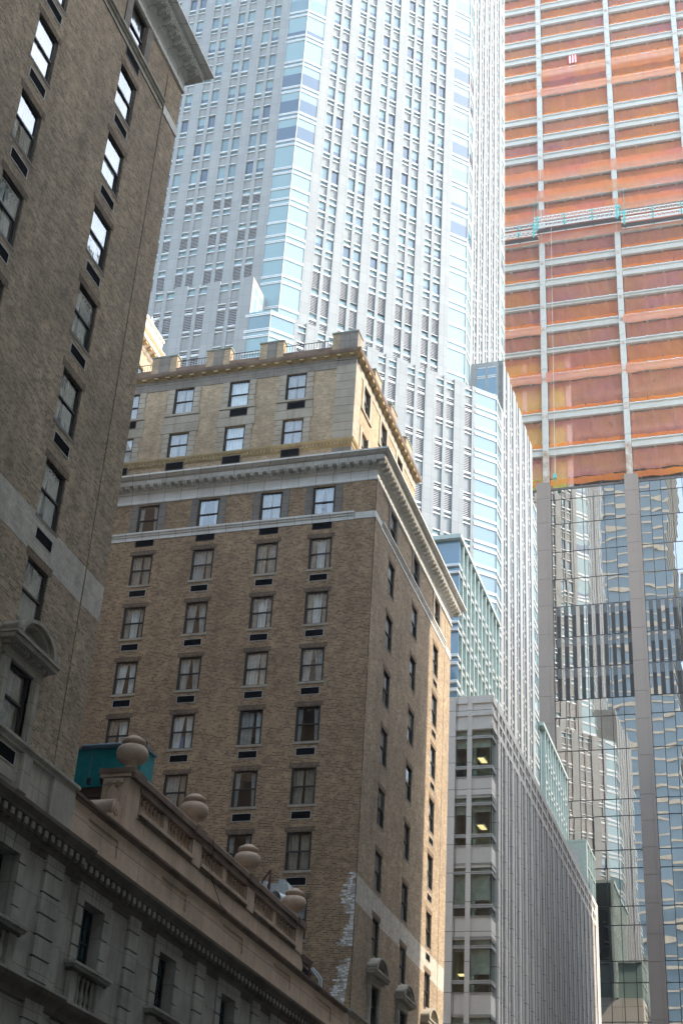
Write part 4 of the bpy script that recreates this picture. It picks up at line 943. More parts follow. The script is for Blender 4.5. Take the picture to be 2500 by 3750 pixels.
# glass blocks on the roof corners
def glass_block(x0, x1, y0, y1, z0, z1, name, near=True):
    b = MB()
    lv = [z1-.4-k*2.35+(0 if k % 2 else .0) for k in range(7)]
    b.at(0, y0)
    if near:
        x = x1
        b.box(x0, x1, .2, .4, z0, z1, 'blue_pane'); 
        for k in range(8):
            xa = x1-.22-k*2.0
            if k: b.box(xa-.12, xa+.12, -.12, .2, z0, z1, 'mint_metal')
    b.at(x1, 0, 0, 90); b.box(y0+.2, y1, .25, .4, z0, z1, 'mint_pane', 'l')
    n_ = round((y1-y0-1.2)/1.43)
    for k in range(n_+1):
        ya = y0+1.2+(y1-y0-1.2)*k/n_; b.box(ya-.10, ya+.10, -.10, .25, z0, z1, 'mint_metal')
    b.at(); b.box(x0, x1+.18, y0-.18, y1+.1, z1, z1+.35, 'mint_metal')
    o = b.build(name, GB)
    b = MB()
    z = z1-2.3; k = 0
    while z > z0:
        for dz in ((0, .62) if True else (0,)):
            zz = z-dz
            if zz < z0+.2: continue
            if near: b.sweep([(-.2,zz), (.03,zz), (.03,zz+.09), (-.0,zz+.10), (.03,zz+.11), (.03,zz+.2), (-.2,zz+.2)], [(x0, y0), (x1, y0), (x1, y0+1.1)], 'metal_bar')
            b.at(x1, 0, 0, 90)
            for q in range(n_): ya = y0+1.2+(y1-y0-1.2)*q/n_; b.box(ya+.1, ya+1.33, .0, .25, zz, zz+.09, 'metal_bar'); b.box(ya+.1, ya+1.33, .0, .25, zz+.12, zz+.2, 'metal_bar')
            b.at()
        z -= 2.05 if k % 2 else 2.7; k += 1
    b.build('transom', o)
glass_block(-36, -21.5, 93.5, 108.6, GZ-.2, 56.6, 'glass_corner')
glass_block(-36, -21.5, 130.3, 145.0, GZ-.2, 56.6, 'glass_corner', near=False)
b = MB(); b.box(-24, FX-.06, 137.0, 142.6, GZ-.2, 47.2, 'mint_pane'); b.box(-24, FX-.02, 136.9, 137.5, GZ-.2, 47.3, 'mint_metal'); b.box(-24, FX+.02, 136.85, 142.9, 47.2, 47.45, 'mint_metal')
for y in (139.0, 140.8, 142.4): b.box(FX-.07, FX+.0, y-.1, y+.1, GZ-.2, 47.2, 'mint_metal')
for z in (44.9,): b.box(FX-.07, FX+.02, 137.5, 142.6, z-.1, z+.1, 'mint_metal')
b.box(-20.6, -19.3, 136.84, 136.9, GZ+.3, 46.4, 'louver')
b.at(0, 136.0); rail(b, -24, -18.7, 46.6, 47.9, 'galvanised', .9); b.at(); b.build('glass_corner', GB)

# ================================================================ white octagonal tower
TW = thing('white_office_tower', 'white stone eight-sided office tower with paired windows and glass corners, behind the brick hotel', 'skyscraper', (-48.75, 119.75, 0))
CX, CY = -48.75, 119.75
def octa(a, h): return [(CX-h, CY-a), (CX+h, CY-a), (CX+a, CY-h), (CX+a, CY+h), (CX+h, CY+a), (CX-h, CY+a), (CX-a, CY+h), (CX-a, CY-h)]
rnd = random.Random(11)
WU = 0.385
def slats(b, z0, z1, w=WU):
    b.poly([(-w,.28,z0), (w,.28,z0), (w,.28,z1), (-w,.28,z1)], 'louver_dark')
    n = max(2, int((z1-z0)/0.17)); p = (z1-z0)/n
    for i in range(n): za = z0+i*p; b.poly([(-w,.14,za+.02), (w,.14,za+.02), (w,.20,za+.02+p*.66), (-w,.20,za+.02+p*.66)], 'louver')
def unit(segs):
    """segs: (z0, z1, kind) from the unit's foot; kinds P pane, B blind, H half blind, D dark, L louver"""
    bars = sorted({round(z, 3) for q in segs for z in q[:2]})
    def body(b):
        for i, z in enumerate(bars):
            if 0 < i < len(bars)-1: b.box(-WU, WU, .08, .28, z-.09, z-.015, 'metal_bar', 'k'); b.box(-WU, WU, .08, .28, z+.015, z+.09, 'metal_bar', 'k')
            else: b.box(-WU, WU, .08, .28, z-.04, z+.04, 'metal_bar', 'k')
        for z0, z1, k in segs:
            if k == 'L': slats(b, z0+.09, z1-.09)
    def pane(b):
        for z0, z1, k in segs:
            if k == 'L': continue
            if k == 'H': zs = [(z0, z0+(z1-z0)*.42, 'tower_dark'), (z0+(z1-z0)*.42, z1, 'tower_blind')]
            else: zs = [(z0, z1, {'P': 'tower_pane', 'B': 'tower_blind', 'D': 'tower_dark'}[k])]
            for a, c_, mm in zs: b.poly([(-WU,.26,a), (WU,.26,a), (WU,.26,c_), (-WU,.26,c_)], mm)
    return body, (pane if any(k != 'L' for _, _, k in segs) else None)
UC = {}
def getunit(segs):
    segs = tuple((round(a, 2), round(b_, 2), k) for a, b_, k in segs)
    if segs not in UC: UC[segs] = unit(segs)
    return UC[segs], segs
wins, louvs = [], []
def face(st, V, rot, L, z0, z1, units, strip=2.0, half=False, x_from=None, x_to=None, ends=True):
    """one stone face: piers, slim piers, spandrels; units: list of (zbase, height, fn(col)->segs)"""
    st.at(V[0], V[1], 0, rot); lo, hi = x_from if x_from is not None else strip, x_to if x_to is not None else L-strip
    cols = []; x = strip
    if half: cols.append(x+.36+WU); x += .36+.77
    n = 5; p = (L-2*x-5*1.89)/6
    for k in range(n): xa = x+p+k*(1.89+p); cols += [xa+WU, xa+1.12+WU]
    if half: cols.append(L-(strip+.36+WU))
    cols = [q for q in cols if lo-.01 <= q-WU and q+WU <= hi+.01]
    edges = [lo]+[e for q in cols for e in (q-WU, q+WU)]+[hi]
    for i in range(0, len(edges), 2):
        a, c_ = edges[i], edges[i+1]
        if c_-a > .02: st.box(a, c_, (0 if c_-a > .5 else .04), .5, z0, z1, 'tower_stone', 'b')
    cr, sr = math.cos(R(rot)), math.sin(R(rot))
    used = []
    for zb, hgt, fn in units:
        for q in cols:
            (bd, pn), key = getunit(fn(q))
            it = (bd, pn, key, V[0]+q*cr, V[1]+q*sr, zb, rot)
            (louvs if any(k == 'L' and b_-a > 1.2 for a, b_, k in key) else wins).append(it)
        used.append((zb, zb+hgt))
    used.sort(); z = z0
    for a, c_ in used+[(z1, z1)]:
        if a-z > .1:
            for q in cols: st.box(q-WU-.01, q+WU+.01, .19, .5, z, min(a, z1), 'tower_stone')
        z = max(z, c_)
    st.at()
big = lambda q: rnd.choice('PPBBHHHD')
def u_win(q): return [(0, .62, 'P'), (.62, 2.47, big(q))]
def units_upper(rot):
    u = [(100.89+3.653*k-.62, 2.47, u_win) for k in range(19)]
    f3 = (lambda a, b_, c_, kind: (lambda q: [(0, a, 'B'), (a, a+b_, kind if kind == 'L' else big(q)), (a+b_, a+b_+c_, 'B')]))
    kd = 'L' if rot in (0, 180) else 'P'
    u += [(96.22, 2.81, f3(.71, 1.38, .72, kd)), (91.70, 2.99, f3(.74, 1.61, .64, kd))]
    lf = lambda a, h: (lambda q: [(0, a, 'L') , (a, a+.72, 'B')])
    u += [(87.54, 2.74, lambda q: [(0, 2.06, 'L'), (2.06, 2.74, 'B')]), (84.65, 2.89, lambda q: [(0, 2.12, 'L'), (2.12, 2.89, 'B')]), (81.98, 2.67, lambda q: [(0, .49, 'B'), (.49, 1.93, 'L'), (1.93, 2.67, 'B')])]
    return u
H0, A0_ = 9.78, 23.75; L0 = 2*H0
OC = octa(A0_, H0); ROTS = [0, 45, 90, 135, 180, 225, 270, 315]
ZT = 168.5
st = MB()
for i in range(5):
    V, W_ = OC[i], OC[(i+1) % 8]; L = math.dist(V, W_)
    face(st, V, ROTS[i], L, 78, ZT, units_upper(ROTS[i]))
st.at()
for i in range(5, 8):
    V, W_ = OC[i], OC[(i+1) % 8]; st.at(*V, 0, ROTS[i]); st.box(0, math.dist(V, W_), 0, .5, 78, ZT, 'tower_stone'); st.at()
inn = octa(A0_-.5, H0-.2); st.poly([(x, y, ZT-.1) for x, y in inn], 'tower_stone')
for i in range(8): a, c_ = inn[i], inn[(i+1) % 8]; st.poly([(*a, 60), (*c_, 60), (*c_, ZT-.1), (*a, ZT-.1)], 'louver_dark')
# lower tier, wider by three metres
A1_, H1 = 26.95, 10.4; OM = octa(A1_, H1); L1 = 2*H1; LD = math.dist(OM[1], OM[2])
def lv3(q): return [(0, .5, 'L'), (.5, 2.5, 'L'), (2.5, 3.1, 'L')]
def wn3(q): return [(0, .62, 'P'), (.62, 2.5, big(q)), (2.5, 3.1, 'B')]
mu = [(75.6-4.72*j, 3.1, lv3 if j < 3 else wn3) for j in range(7)]+[(79.75, .7, lambda q: [(0, .7, 'B')])]
mw = [(79.3-4.72*j, 3.1, lv3 if j < 3 else wn3) for j in range(8)]+[(83.9, .8, lambda q: [(0, .8, 'B')])]
face(st, OM[1], 45, LD, 42, 80.95, mu, strip=2.35, half=True)
face(st, OM[3], 135, LD, 42, 80.95, mu, strip=2.35, half=True)
face(st, OM[0], 0, L1, 42, 85.0, mw)
face(st, OM[2], 90, L1, 42, 87.3, mw, x_from=3.2); face(st, OM[2], 90, L1, 42, 80.95, mu, x_to=3.2)
face(st, OM[4], 180, L1, 42, 85.0, mw)
for i in (5, 6, 7): V, W_ = OM[i], OM[(i+1) % 8]; st.at(*V, 0, ROTS[i]); st.box(0, math.dist(V, W_), 0, .5, 30, 80.95, 'tower_stone'); st.at()
inn = octa(A1_-.5, H1-.2); st.poly([(x, y, 80.9) for x, y in inn], 'tower_stone')
for i in range(8): a, c_ = inn[i], inn[(i+1) % 8]; st.poly([(*a, 30), (*c_, 30), (*c_, 80.9), (*a, 80.9)], 'louver_dark')
# returns of the raised wings
xe = OM[0][0]+L1-2.0
st.box(xe-.6, xe, OM[0][1]+.02, OM[0][1]+3.4, 78.9, 85.0, 'tower_stone'); st.box(CX-H1, xe-.5, OM[0][1]+.5, OM[0][1]+3.4, 80.95, 84.8, 'tower_stone')
st.box(CX-H1, xe-.0, CY+A1_-3.4, CY+A1_-.5, 80.95, 84.8, 'tower_stone')
ye = OM[2][1]+3.2; st.box(OM[2][0]-3.3, OM[2][0]-.02, ye, ye+.6, 80.9, 87.3, 'tower_stone'); st.box(OM[2][0]-3.3, OM[2][0]-.5, ye+.5, OM[3][1]-2.0, 80.9, 87.1, 'tower_stone')
st.build('wall', TW)
for q in (0.75, 1.9):                                                     # windows in the wing returns
    b = MB(); b.at(xe, OM[0][1]+q+.3, 0, 90); b.box(-.36, .36, -.008, .01, 79.1, 84.4, 'grey_bar')
    for z0, z1 in ((79.2, 80.3), (80.45, 81.3), (81.5, 83.2), (83.4, 84.3)): b.box(-.36, .36, -.03, .0, z0-.05, z0, 'metal_bar'); b.box(-.36, .36, -.03, 0, z1, z1+.05, 'metal_bar')
    b.at(); o = b.build('window', TW); b = MB(); b.at(xe, OM[0][1]+q+.3, 0, 90)
    for z0, z1 in ((79.2, 80.3), (80.45, 81.3), (81.5, 83.2), (83.4, 84.3)): b.poly([(-.36,-.012,z0), (.36,-.012,z0), (.36,-.012,z1), (-.36,-.012,z1)], 'tower_blind')
    b.at(); b.build('pane', o)
for q in (-2.2, -1.15, ):
    b = MB(); b.at(OM[2][0]+q, ye); b.box(-.4, .4, -.008, .01, 81.5, 86.7, 'grey_bar')
    for z0, z1 in ((81.6, 83.1), (83.4, 85.4), (85.7, 86.6)): b.box(-.4, .4, -.05, .0, z0-.08, z0, 'metal_bar'); b.box(-.4, .4, -.05, 0, z1, z1+.08, 'metal_bar')
    o = b.build('window', TW); b = MB(); b.at(OM[2][0]+q, ye)
    for z0, z1, mm in ((81.6, 83.1, 'louver_dark'), (83.4, 85.4, 'blue_pane'), (85.7, 86.6, 'blue_pane')): b.poly([(-.4,-.012,z0), (.4,-.012,z0), (.4,-.012,z1), (-.4,-.012,z1)], mm)
    b.at(); b.build('pane', o)
spread('window', TW, wins); spread('louver', TW, louvs, sub='pane')
# glass corners: one unit per storey, wrapping from one face to the next
def corner_unit(V, i, rots, sw, za, zb, bars, kinds, back=False):
    u0 = Vector((math.cos(R(rots[0])), math.sin(R(rots[0])), 0)); u1 = Vector((math.cos(R(rots[1])), math.sin(R(rots[1])), 0)); c0 = Vector((*V, 0))
    p0, p1 = c0-u0*sw, c0+u1*sw; path = [(p0.x, p0.y), (c0.x, c0.y), (p1.x, p1.y)]
    b = MB(); zs = [za]+bars+[zb]
    for z in bars:
        for dz in (-.13, .03): b.sweep([(-.3,z+dz), (.02,z+dz), (.02,z+dz+.10), (-.3,z+dz+.10)], path, 'metal_bar')
        b.sweep([(-.3,z-.03), (-.05,z-.03), (-.05,z+.03), (-.3,z+.03)], path, 'grey_bar')
    b.tube([(c0.x, c0.y, za), (c0.x, c0.y, zb)], .04, 'grey_bar', 6)
    o = b.build('corner_window', TW) if not back else None
    g = MB() if not back else b
    for k in range(len(zs)-1):
        mm = kinds[k]
        parts = [(zs[k], zs[k+1], mm)] if mm != 'half' else [(zs[k], zs[k]+(zs[k+1]-zs[k])*.4, 'tower_dark'), (zs[k]+(zs[k+1]-zs[k])*.4, zs[k+1], 'tower_blind')]
        for a, c_, m2 in parts: g.sweep([(-.06,a), (-.06,c_)], path, m2)
    if not back: g.build('pane', o)
    return b
back = MB()
def add_back(bb):
    off = len(back.v); back.v += bb.v; back.f += [tuple(q+off for q in f) for f in bb.f]; back.uv += bb.uv; back.sm += bb.sm; back.mi += [back.mid(bb.mats[k]) for k in bb.mi]
for i in range(1, 5):
    rots = (ROTS[i-1], ROTS[i]); isb = i > 3
    for k in range(-1, 19):
        b0 = 100.89+3.653*k
        if k == -1: continue
        kk = rnd.choice(['tower_pane', 'half', 'half', 'tower_blind', 'tower_pane', 'tower_dark'] if k != 3 else ['tower_dark'])
        if i == 1 and k in (1,): kk = 'tower_dark'
        bb = corner_unit(OC[i], i, rots, 2.0, b0-1.8, b0+1.853, [b0-.62, b0], ['tower_blind', 'tower_pane', kk], isb or b0 > 150)
        if isb or b0 > 150: add_back(bb)
    for za, zb, bars in ((94.69, 99.09, [94.69, 96.22, 96.93, 98.31]), (90.28, 94.69, [90.28, 91.7, 92.44, 94.05]), (84.65, 90.28, [84.65, 86.77, 87.54, 89.6]), (79, 84.65, [81.98, 82.47, 83.91])):
        bars = [z for z in bars if z > za+.01]
        bb = corner_unit(OC[i], i, rots, 2.0, za, zb, bars, ['tower_blind']*(len(bars)+1), isb)
        if isb: add_back(bb)
for i in range(1, 5):
    rots = (ROTS[i-1], ROTS[i])
    for k in range(9):
        zt = 80.95-4.72*k
        if zt < 45: break
        bb = corner_unit(OM[i], i, rots, 2.35 if True else 2, zt-4.72, zt, [zt-4.45, zt-2.75, zt-2.1, zt-.4], ['tower_blind', 'tower_blind', 'tower_blind', 'tower_pane', 'tower_blind'], i > 3)
        if i > 3: add_back(bb)
o = back.build('corner_window', TW); o['kind'] = 'stuff'

# ================================================================ tower under construction
KB = thing('tower_under_construction', 'skyscraper under construction wrapped in orange netting above a finished mirror-glass base', 'skyscraper', (-20, 190, 0))
KY = 163.0
FL = [104.2, 109.89, 115.74, 122.13, 126.48, 130.58, 134.51, 138.92, 142.67, 146.95, 151.08, 154.93, 159.09, 163.6, 167.55, 171.65, 177.2, 181.4, 185.2, 189.1, 193.2, 197.0, 200.9, 204.8]
BD = {4: .62, 6: .5}
CXS = [-36.75, -25.87, -14.97, -4.55, 5.9]
for x in CXS:
    b = MB(); b.box(x-.38, x+.38, KY-.35, KY-.30, 104.2, 208, 'steel_paint'); b.box(x-.38, x+.38, KY+.25, KY+.30, 104.2, 208, 'steel_paint'); b.box(x-.1, x+.1, KY-.30, KY+.25, 104.2, 208, 'steel_paint')
    b.box(x-.385, x-.33, KY-.3, KY+.25, 104.2, 208, 'steel_paint'); b.box(x+.33, x+.385, KY-.3, KY+.25, 104.2, 208, 'steel_paint')
    for z0, z1 in ((104.2, 109.2), (114.9, 115.9), (121, 121.8)): b.box(x-.39, x+.39, KY-.36, KY-.35, z0, z1, 'rusty_steel')
    for z in FL[1:]: b.box(x-.42, x+.42, KY-.40, KY-.34, z+.9, z+1.15, 'steel_paint'); b.box(x-.2, x+.2, KY-.41, KY-.36, z-.9, z-.35, 'rusty_steel')
    b.build('column', KB)
for i, z in enumerate(FL):
    d = BD.get(i, 1.05)
    if i == 0: continue
    for x0, x1 in zip(CXS[:-1], CXS[1:]):
        b = MB(); a, c_ = x0+.42, x1-.42
        b.box(a, c_, KY-.22, KY+.2, z-.09, z, 'steel_paint'); b.box(a, c_, KY-.22, KY+.2, z-d, z-d+.08, 'steel_paint'); b.box(a, c_, KY-.03, KY+.03, z-d+.08, z-.09, 'steel_paint')
        b.box(a, c_, KY-.28, KY-.2, z-.02, z+.10, 'galvanised')
        for q in range(5): xx = a+(c_-a)*(q+.5)/5; b.box(xx-.15, xx+.15, KY-.34, KY-.2, z-.02, z+.12, 'galvanised')
        b.build('beam', KB)
    b = MB(); b.box(-48, 18, KY+.2, KY+16, z-.02, z+.12, 'deck'); b.build('floor_slab', KB)
    b = MB()
    x = -47.0
    while x < 17: b.box(x-.13, x+.13, KY+.62, KY+15.9, z-.62, z-.06, 'joist', 't'); x += 2.72
    for yy in (KY+5.3, KY+10.6): b.box(-48, 18, yy-.15, yy+.15, z-.75, z-.06, 'joist', 't')
    k = 0; yy = KY+.7
    while yy < KY+15.8: b.box(-48, 18, yy, yy+.12, z-.05, z-.021, 'deck', 't'); yy += .35
    b.build('joists', KB)
b = MB(); b.box(-48, 18, KY+16, KY+40, 0, 208, 'core'); b.box(-48, 18, KY+.4, KY+16, 0, 104, 'core'); b.build('core', KB)
b = MB(); 
for z0, z1 in ((104.3, 108.8), (110.0, 114.6), (115.9, 121.0), (122.3, 125.6)):
    for x0, x1 in ((-33.0, -29.2), (-28.6, -26.0), (-25.3, -23.25)): b.box(x0, x1, KY+1.6, KY+1.7, z0, z1, 'sheathing')
    x = -33
    while x < -23.2: b.box(x, x+.05, KY+1.5, KY+1.6, z0, z1, 'stud'); x += .42
    b.box(-23.2, -22.5, KY+1.3, KY+1.8, z0, z1, 'joist'); b.box(-29.2, -28.6, KY+1.3, KY+1.8, z0, z1, 'joist')
b.build('sheathing', KB)
b = MB()
for x in (-23.9, -21.3): b.box(x-.15, x+.15, KY+2, KY+2.3, 130.7, 133.6, 'blue_pipe')
for q in range(4): b.tube([(-13.5, KY+3, 133.0+.22*q-.5), (-11.5, KY+3, 133.0+.22*q-.5), (-10.5, KY+3, 133.5+.22*q-.3), (-3, KY+3, 133.7+.22*q-.3)], .07, 'galvanised', 6)
b.build('pipework', KB)
rn = random.Random(21)
def net(x0, x1, z0, z1, m, y, sag=.25, seed=0, nx=22, nz=6, top_sag=0.0):
    r_ = random.Random(seed); ph = [r_.uniform(0, 6.28) for _ in range(5)]; b = MB()
    P = {}
    for i in range(nx+1):
        for j in range(nz+1):
            u, v = i/nx, j/nz; x = x0+(x1-x0)*u
            zt = z1-top_sag*(4*u*(1-u))-0.12*abs(math.sin(ph[4]+u*9)); zl = z0+.10*math.sin(ph[3]+u*14)
            bul = math.sin(math.pi*v)*sag*(.6+.4*math.sin(ph[0]+u*7))
            fold = .07*math.sin(ph[1]+u*38+v*2.5)*(.4+.6*v)+.05*math.sin(ph[2]+u*71-v*4)
            P[i, j] = (x, y-bul+fold, zl+(zt-zl)*v)
    for i in range(nx):
        for j in range(nz): b.poly([P[i,j], P[i+1,j], P[i+1,j+1], P[i,j+1]], m, smooth=True)
    return b
for i in range(len(FL)-1):
    z, zn = FL[i], FL[i+1]; d = BD.get(i+1, 1.05)
    for k, (x0, x1) in enumerate(zip(CXS[:-1], CXS[1:])):
        a, c_ = x0+.45, x1-.45; sd_ = i*10+k
        mm = 'red_net' if i in (5, 6, 7, 8, 4, 1, 2, 0) and rn.random() < .8 else ('orange_net' if rn.random() < .65 else 'red_net')
        if i == 3: mm = 'orange_net'
        top = zn-d-.05; bot = z+.15
        if i == 0: bot += .9+rn.random()*.4
        net(a, c_, bot, top+.05, mm, KY+.42, seed=sd_, sag=.06).build('safety_net', KB)
        if i != 4 and i != 6:
            g = net(a, c_, z+.1, z+1.15, 'guard_net', KY+.28, seed=sd_+500, sag=.03, nz=2)
            for q in range(5): xx = a+(c_-a)*q/4; g.box(xx-.03, xx+.03, KY+.30, KY+.36, z, z+1.25, 'black_iron')
            g.build('guard_net', KB)
        if 9 <= i <= 12: net(a-.4, c_+.4, z-1.25, z+1.2, 'guard_net' if False else 'orange_net', KY-.5, seed=sd_+900, sag=.12, top_sag=.1).build('safety_net', KB)
        if i in (16,) or (i == 3) or (i == 5 and k != 1): net(a-.2, c_+.2, z-1.5, z+.25, 'orange_net', KY-.45, seed=sd_+700, sag=.3, top_sag=.25).build('safety_net', KB)
        if i in (17,) and k != 0: net(a, c_, z-2.6, z+.15, 'orange_net', KY-.45, seed=sd_+800, sag=.3, top_sag=.2).build('safety_net', KB)
# finished base: granite piers, mirror glass, dark louvres
PC = [-47.6, -36.9, -26.2, -14.82, -3.5, 7.6]
for x in PC:
    b = MB(); zs = [0, 6, 12, 18, 24, 30, 36, 42.07, 45.0, 48.4, 51.6, 54.7, 57.8, 60.9, 65.65, 70.2, 73.74, 77.7, 82.07, 86.0, 89.8, 94.0, 98.0, 101.7, 104.2]
    for z0, z1 in zip(zs[:-1], zs[1:]):
        b.box(x-.86, x+.5, KY-1.0, KY+.4, z0+.02, z1-.02, 'pier_granite'); b.box(x+.52, x+.86, KY-.97, KY+.4, z0+.02, z1-.02, 'pier_granite')
    b.box(x-.82, x+.82, KY-.93, KY+.3, 0, 104.1, 'dark_panel'); b.build('pier', KB)
HM = [0, 6, 12, 18, 24, 28, 30, 34, 36, 40.1, 42.4, 46.3, 48.4, 52.7, 54.8, 58.8, 60.8, 66.95, 71.2, 73.5, 77.7, 81.9, 86.2, 90.1, 94.05, 98.2, 101.9, 103.4]
gl = []; fr = MB(); lp = []
for x0, x1 in zip(PC[:-1], PC[1:]):
    a, c_ = x0+.88, x1-.88; n_ = 7; w_ = (c_-a)/n_
    for z0, z1 in zip(HM[:-1], HM[1:]):
        for q in range(n_):
            xc = a+(q+.5)*w_; tx, tz = rn.gauss(0, .0016), rn.gauss(0, .0012)
            def pane(b, w=w_/2-.012, h=z1-z0, tx=tx, tz=tz): b.poly([(-w,-w*tx-h/2*tz,.03), (w,w*tx-h/2*tz,.03), (w,w*tx+h/2*tz,h-.03), (-w,-w*tx+h/2*tz,h-.03)], 'curtain_wall')
            gl.append((pane, None, (xc, z0), xc, KY, z0, 0))
        fr.box(a, c_, KY-.035, KY+.1, z1-.045, z1+.045, 'dark_metal')
    for q in range(n_+1): fr.box(a+q*w_-.035, a+q*w_+.035, KY-.045, KY+.1, 0, 103.4, 'dark_metal')
    for z0, z1 in ((73.5, 77.7), (77.7, 81.9), (81.9, 86.2)):
        for q in range(10):
            xc = a+(q+.72)*(c_-a)/10
            def pan(b, h=z1-z0): b.box(-.27, .23, -.16, 0, h*.68, h-.05, 'dark_panel'); b.box(-.19, .23, -.12, 0, .05, h*.68, 'dark_metal'); b.box(-.27, -.19, -.05, 0, .05, h*.68, 'dark_panel')
            lp.append((pan, None, round(z1-z0, 2), xc, KY, z0, 0))
fr.build('mullions', KB)
spread('glass_panel', KB, gl); spread('louver_panel', KB, lp)
# suspended work platforms
def platform(x0, x1, zt, zb, lab, y=161.6):
    t = thing('work_platform', lab, 'scaffold', (x0, y, zb), 'suspended platforms across the netted tower')
    def truss(b, y_, z0, z1):
        b.box(x0, x1, y_-.06, y_+.06, z1-.12, z1, 'white_metal'); b.box(x0, x1, y_-.06, y_+.06, z0, z0+.12, 'white_metal')
        n_ = int((x1-x0)/.62)
        for q in range(n_):
            xa, xb = x0+(x1-x0)*q/n_, x0+(x1-x0)*(q+1)/n_; xm = (xa+xb)/2
            b.bar((xa, y_, z0+.06), (xm, y_, z1-.06), .05, .05, 'white_metal'); b.bar((xm, y_, z1-.06), (xb, y_, z0+.06), .05, .05, 'white_metal')
        for q in range(int((x1-x0)/4)+1): xa = min(x0+q*4+.5, x1-.1); b.box(xa-.1, xa+.1, y_-.09, y_+.09, z0, z1, 'teal_steel')
    b = MB(); truss(b, y-.6, zb, zb+.85); truss(b, y+.7, zb+.0, zb+.85); b.build('deck_truss', t)
    b = MB(); truss(b, y-.6, zt-.75, zt); truss(b, y+.7, zt-.75, zt); b.build('rail_truss', t)
    b = MB(); b.box(x0, x1, y-.35, y+.45, zb-.06, zb, 'dark_panel'); b.build('deck', t)
    for xe_ in (x0+.5, x1-.5):
        b = MB(); b.box(xe_-.12, xe_+.12, y-.7, y-.5, zb-.4, zt+.1, 'teal_steel'); b.box(xe_-.25, xe_+.25, y-.2, y+.3, zt, zt+.5, 'teal_steel'); b.tube([(xe_, y, zt+.4), (xe_, y, zt+5)], .03, 'teal_steel', 5); b.build('hoist', t)
platform(-33.5, -26.25, 148.3, 146.05, 'white and teal truss platform hanging at the left bay, beside the white tower edge')
platform(-26.75, -14.2, 149.4, 147.3, 'white and teal truss platform hanging across the middle bay of the netted tower')
platform(-14.2, -2.5, 148.1, 146.0, 'white and teal truss platform hanging at the right bay of the netted tower')
HC = thing('hoist_rope', 'long thin rope with a teal hook block hanging down the netted tower', 'rope', (-24.45, 161.2, 103.9))
b = MB(); b.tube([(-24.25, 161.2, 147.3), (-24.45, 161.2, 104.9)], .035, 'rope', 5); b.tube([(-24.15, 161.2, 112), (-24.40, 161.2, 104.9)], .02, 'rope', 5); b.build('rope', HC)
b = MB(); b.box(-24.65, -24.25, 161.05, 161.35, 104.1, 104.8, 'teal_steel'); b.tube([(-24.45, 161.2, 104.1), (-24.45, 161.2, 103.85), (-24.3, 161.2, 103.7)], .05, 'teal_steel', 6); b.build('hook_block', HC)
b = MB(); n_ = 7; fx0, fx1, fz0, fz1 = -21.25, -19.75, 182.4, 184.2
for q in range(n_):
    xa, xb = fx0+(fx1-fx0)*q/n_, fx0+(fx1-fx0)*(q+1)/n_; ys = lambda x: 162.95+.05*math.sin(x*5)
    b.poly([(xa,ys(xa),fz0), (xb,ys(xb),fz0), (xb,ys(xb),fz1), (xa,ys(xa),fz1)], 'flag_red' if q % 2 == 0 else 'flag_white'); b.poly([(xb,ys(xb)+.02,fz0), (xa,ys(xa)+.02,fz0), (xa,ys(xa)+.02,fz1), (xb,ys(xb)+.02,fz1)], 'flag_red' if q % 2 == 0 else 'flag_white')
tag(b.build('flag'), 'small red and white striped flag hung on the orange netting', 'flag')
# a worker standing behind the edge beam
def worker(x, y, z):
    V = [(0,0,.95), (0,0,1.15), (0,0,1.38), (0,0,1.5), (0,-.02,1.63), (0,-.02,1.72), (-.2,0,1.38), (-.27,-.06,1.12), (-.24,-.26,1.0), (.2,0,1.38), (.27,-.06,1.12), (.24,-.26,1.0), (-.1,0,.88), (-.11,-.02,.48), (-.11,.02,.08), (-.11,-.12,.04), (.1,0,.88), (.11,-.02,.48), (.11,.02,.08), (.11,-.12,.04)]
    Ed = [(0,1), (1,2), (2,3), (3,4), (4,5), (2,6), (6,7), (7,8), (2,9), (9,10), (10,11), (0,12), (12,13), (13,14), (14,15), (0,16), (16,17), (17,18), (18,19)]
    Rr = [.15, .14, .15, .06, .095, .085, .07, .05, .035, .07, .05, .035, .1, .07, .05, .04, .1, .07, .05, .04]
    me = bpy.data.meshes.new('person'); me.from_pydata(V, Ed, []); o = bpy.data.objects.new('person', me); COL.objects.link(o); o.location = (x, y, z)
    md = o.modifiers.new('skin', 'SKIN'); 
    for i, r in enumerate(Rr): me.skin_vertices[0].data[i].radius = (r, r)
    me.skin_vertices[0].data[0].use_root = True
    o.modifiers.new('sub', 'SUBSURF').levels = 1; me.materials.append(MATS['jeans'])
    dg = bpy.context.evaluated_depsgraph_get(); ev = o.evaluated_get(dg); m2 = bpy.data.meshes.new_from_object(ev); o.modifiers.clear(); o.data = m2
    m2.materials.clear(); [m2.materials.append(MATS[q]) for q in ('jeans', 'vest', 'skin')]
    for p in m2.polygons: cz = p.center.z; p.material_index = 0 if cz < .95 else (2 if cz > 1.46 or (abs(p.center.x) > .2 and cz < 1.1) else 1)
    WL[o.name] = Vector((x, y, z))
    b = MB(); b.lathe(x, y-.02, [(.15, z+1.70), (.125, z+1.72), (.12, z+1.78), (.08, z+1.84), (0, z+1.86)], 'helmet_yellow', 12); b.build('helmet', o)
    return tag(o, 'construction worker in a yellow vest and helmet standing at a netted floor edge', 'person')
worker(-8.43, KY+.75, FL[14]+1.15-.0+.02)

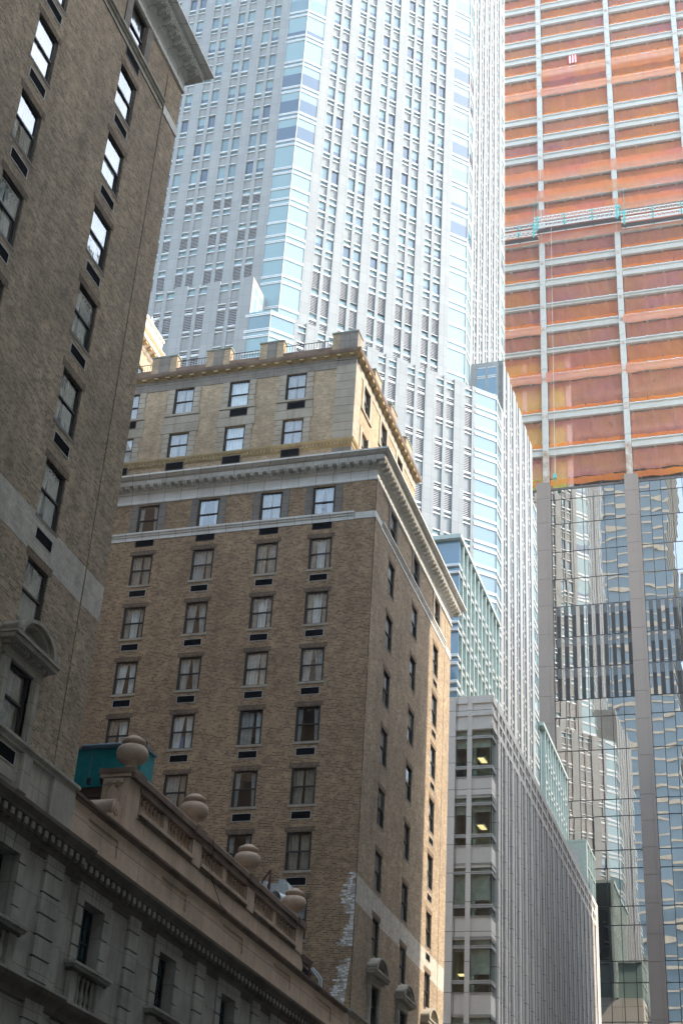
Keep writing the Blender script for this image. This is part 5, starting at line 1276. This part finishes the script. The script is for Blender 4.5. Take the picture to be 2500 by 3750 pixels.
# ================================================================ out of view: what stands across the street and behind
def block(name, label, x0, x1, y0, y1, h, wm, side):
    t = thing(name, label, 'building', ((x0+x1)/2, (y0+y1)/2, 0))
    b = MB(); b.box(x0, x1, y0, y1, 0, h, wm, 'b'); b.box(x0-.5, x1+.5, y0-.5, y1+.5, h, h+.8, 'cream_stone'); b.box(x0-.25, x1+.25, y0-.25, y1+.25, 12, 12.6, 'cream_stone'); b.build('wall', t)
    b = MB(); z = 4.0
    while z < h-3:
        b.at(x0, 0, 0, -90); y = y0+1.6
        while y < y1-1.2: b.box(-y-.65, -y+.65, -.06, 0, z, z+2.0, 'gray_pane', 'k'); b.box(-y-.8, -y+.8, -.2, 0, z-.2, z-.02, 'cream_stone', 'k'); y += 3.2
        z += 3.6
    b.at(); o = b.build('window', t); o['kind'] = 'stuff'
    return t
block('stone_building', 'tall pale stone building across the street from the dark brick hotel wing', 5.5, 40, -70, 81.1, 67.5, 'pale_stone', 'w')
block('brick_building', 'tall dark brick building across the street from the grey finned block', 5.5, 40, 99.8, 146.6, 69.5, 'brick_dark', 'w')
def south(label, x0, x1, y0, y1, h, name='glass_skyscraper', wm='south_glass', cat='skyscraper'):
    t = thing(name, label, cat, ((x0+x1)/2, (y0+y1)/2, 0))
    b = MB(); b.box(x0, x1, y0, y1, 0, h, wm, 'b'); b.build('glazing', t)
    b = MB(); z = 4
    while z < h: b.box(x0-.25, x1+.25, y0-.25, y1+.25, z, z+.75, 'quoin_stone'); z += 4.4
    b.build('floor_bands', t)
hb = MB(); hb.box(8, 38, -70, 47, 68.3, 72.0, 'pale_stone'); hb.box(5.6, 40, -70, 46.5, 68.3, 71.0, 'pale_stone'); hb.build('shading_block', bpy.data.objects['stone_building'])  # unseen upper block, added to keep the near wing's cornice in shade
south('tall blue glass tower with pale floor bands, mirrored in the glass base', -62, -27, -125, -85, 330)
south('lower blue glass tower with pale floor bands, mirrored in the glass base', -24, 16, -130, -90, 225)

south('broad dark stone slab with floor bands, mirrored in the brown wing windows', -120, -64, -130, -86, 131, 'stone_building', 'brick_dark', 'building')

# ================================================================ air
HZ = MB(); HZ.box(-160, 60, -140, 260, -1, 345, 'asphalt')
hz = HZ.build('haze'); hz['kind'] = 'stuff'
hm = bpy.data.materials.new('haze'); hm.use_nodes = True; hn = hm.node_tree; hn.nodes.clear()
ho = hn.nodes.new('ShaderNodeOutputMaterial'); hv = hn.nodes.new('ShaderNodeVolumePrincipled')
hv.inputs['Density'].default_value = 0.0003; hv.inputs['Color'].default_value = (0.9, 0.95, 1, 1); hv.inputs['Anisotropy'].default_value = 0.2
hn.links.new(hv.outputs[0], ho.inputs['Volume']); hz.data.materials.clear(); hz.data.materials.append(hm)
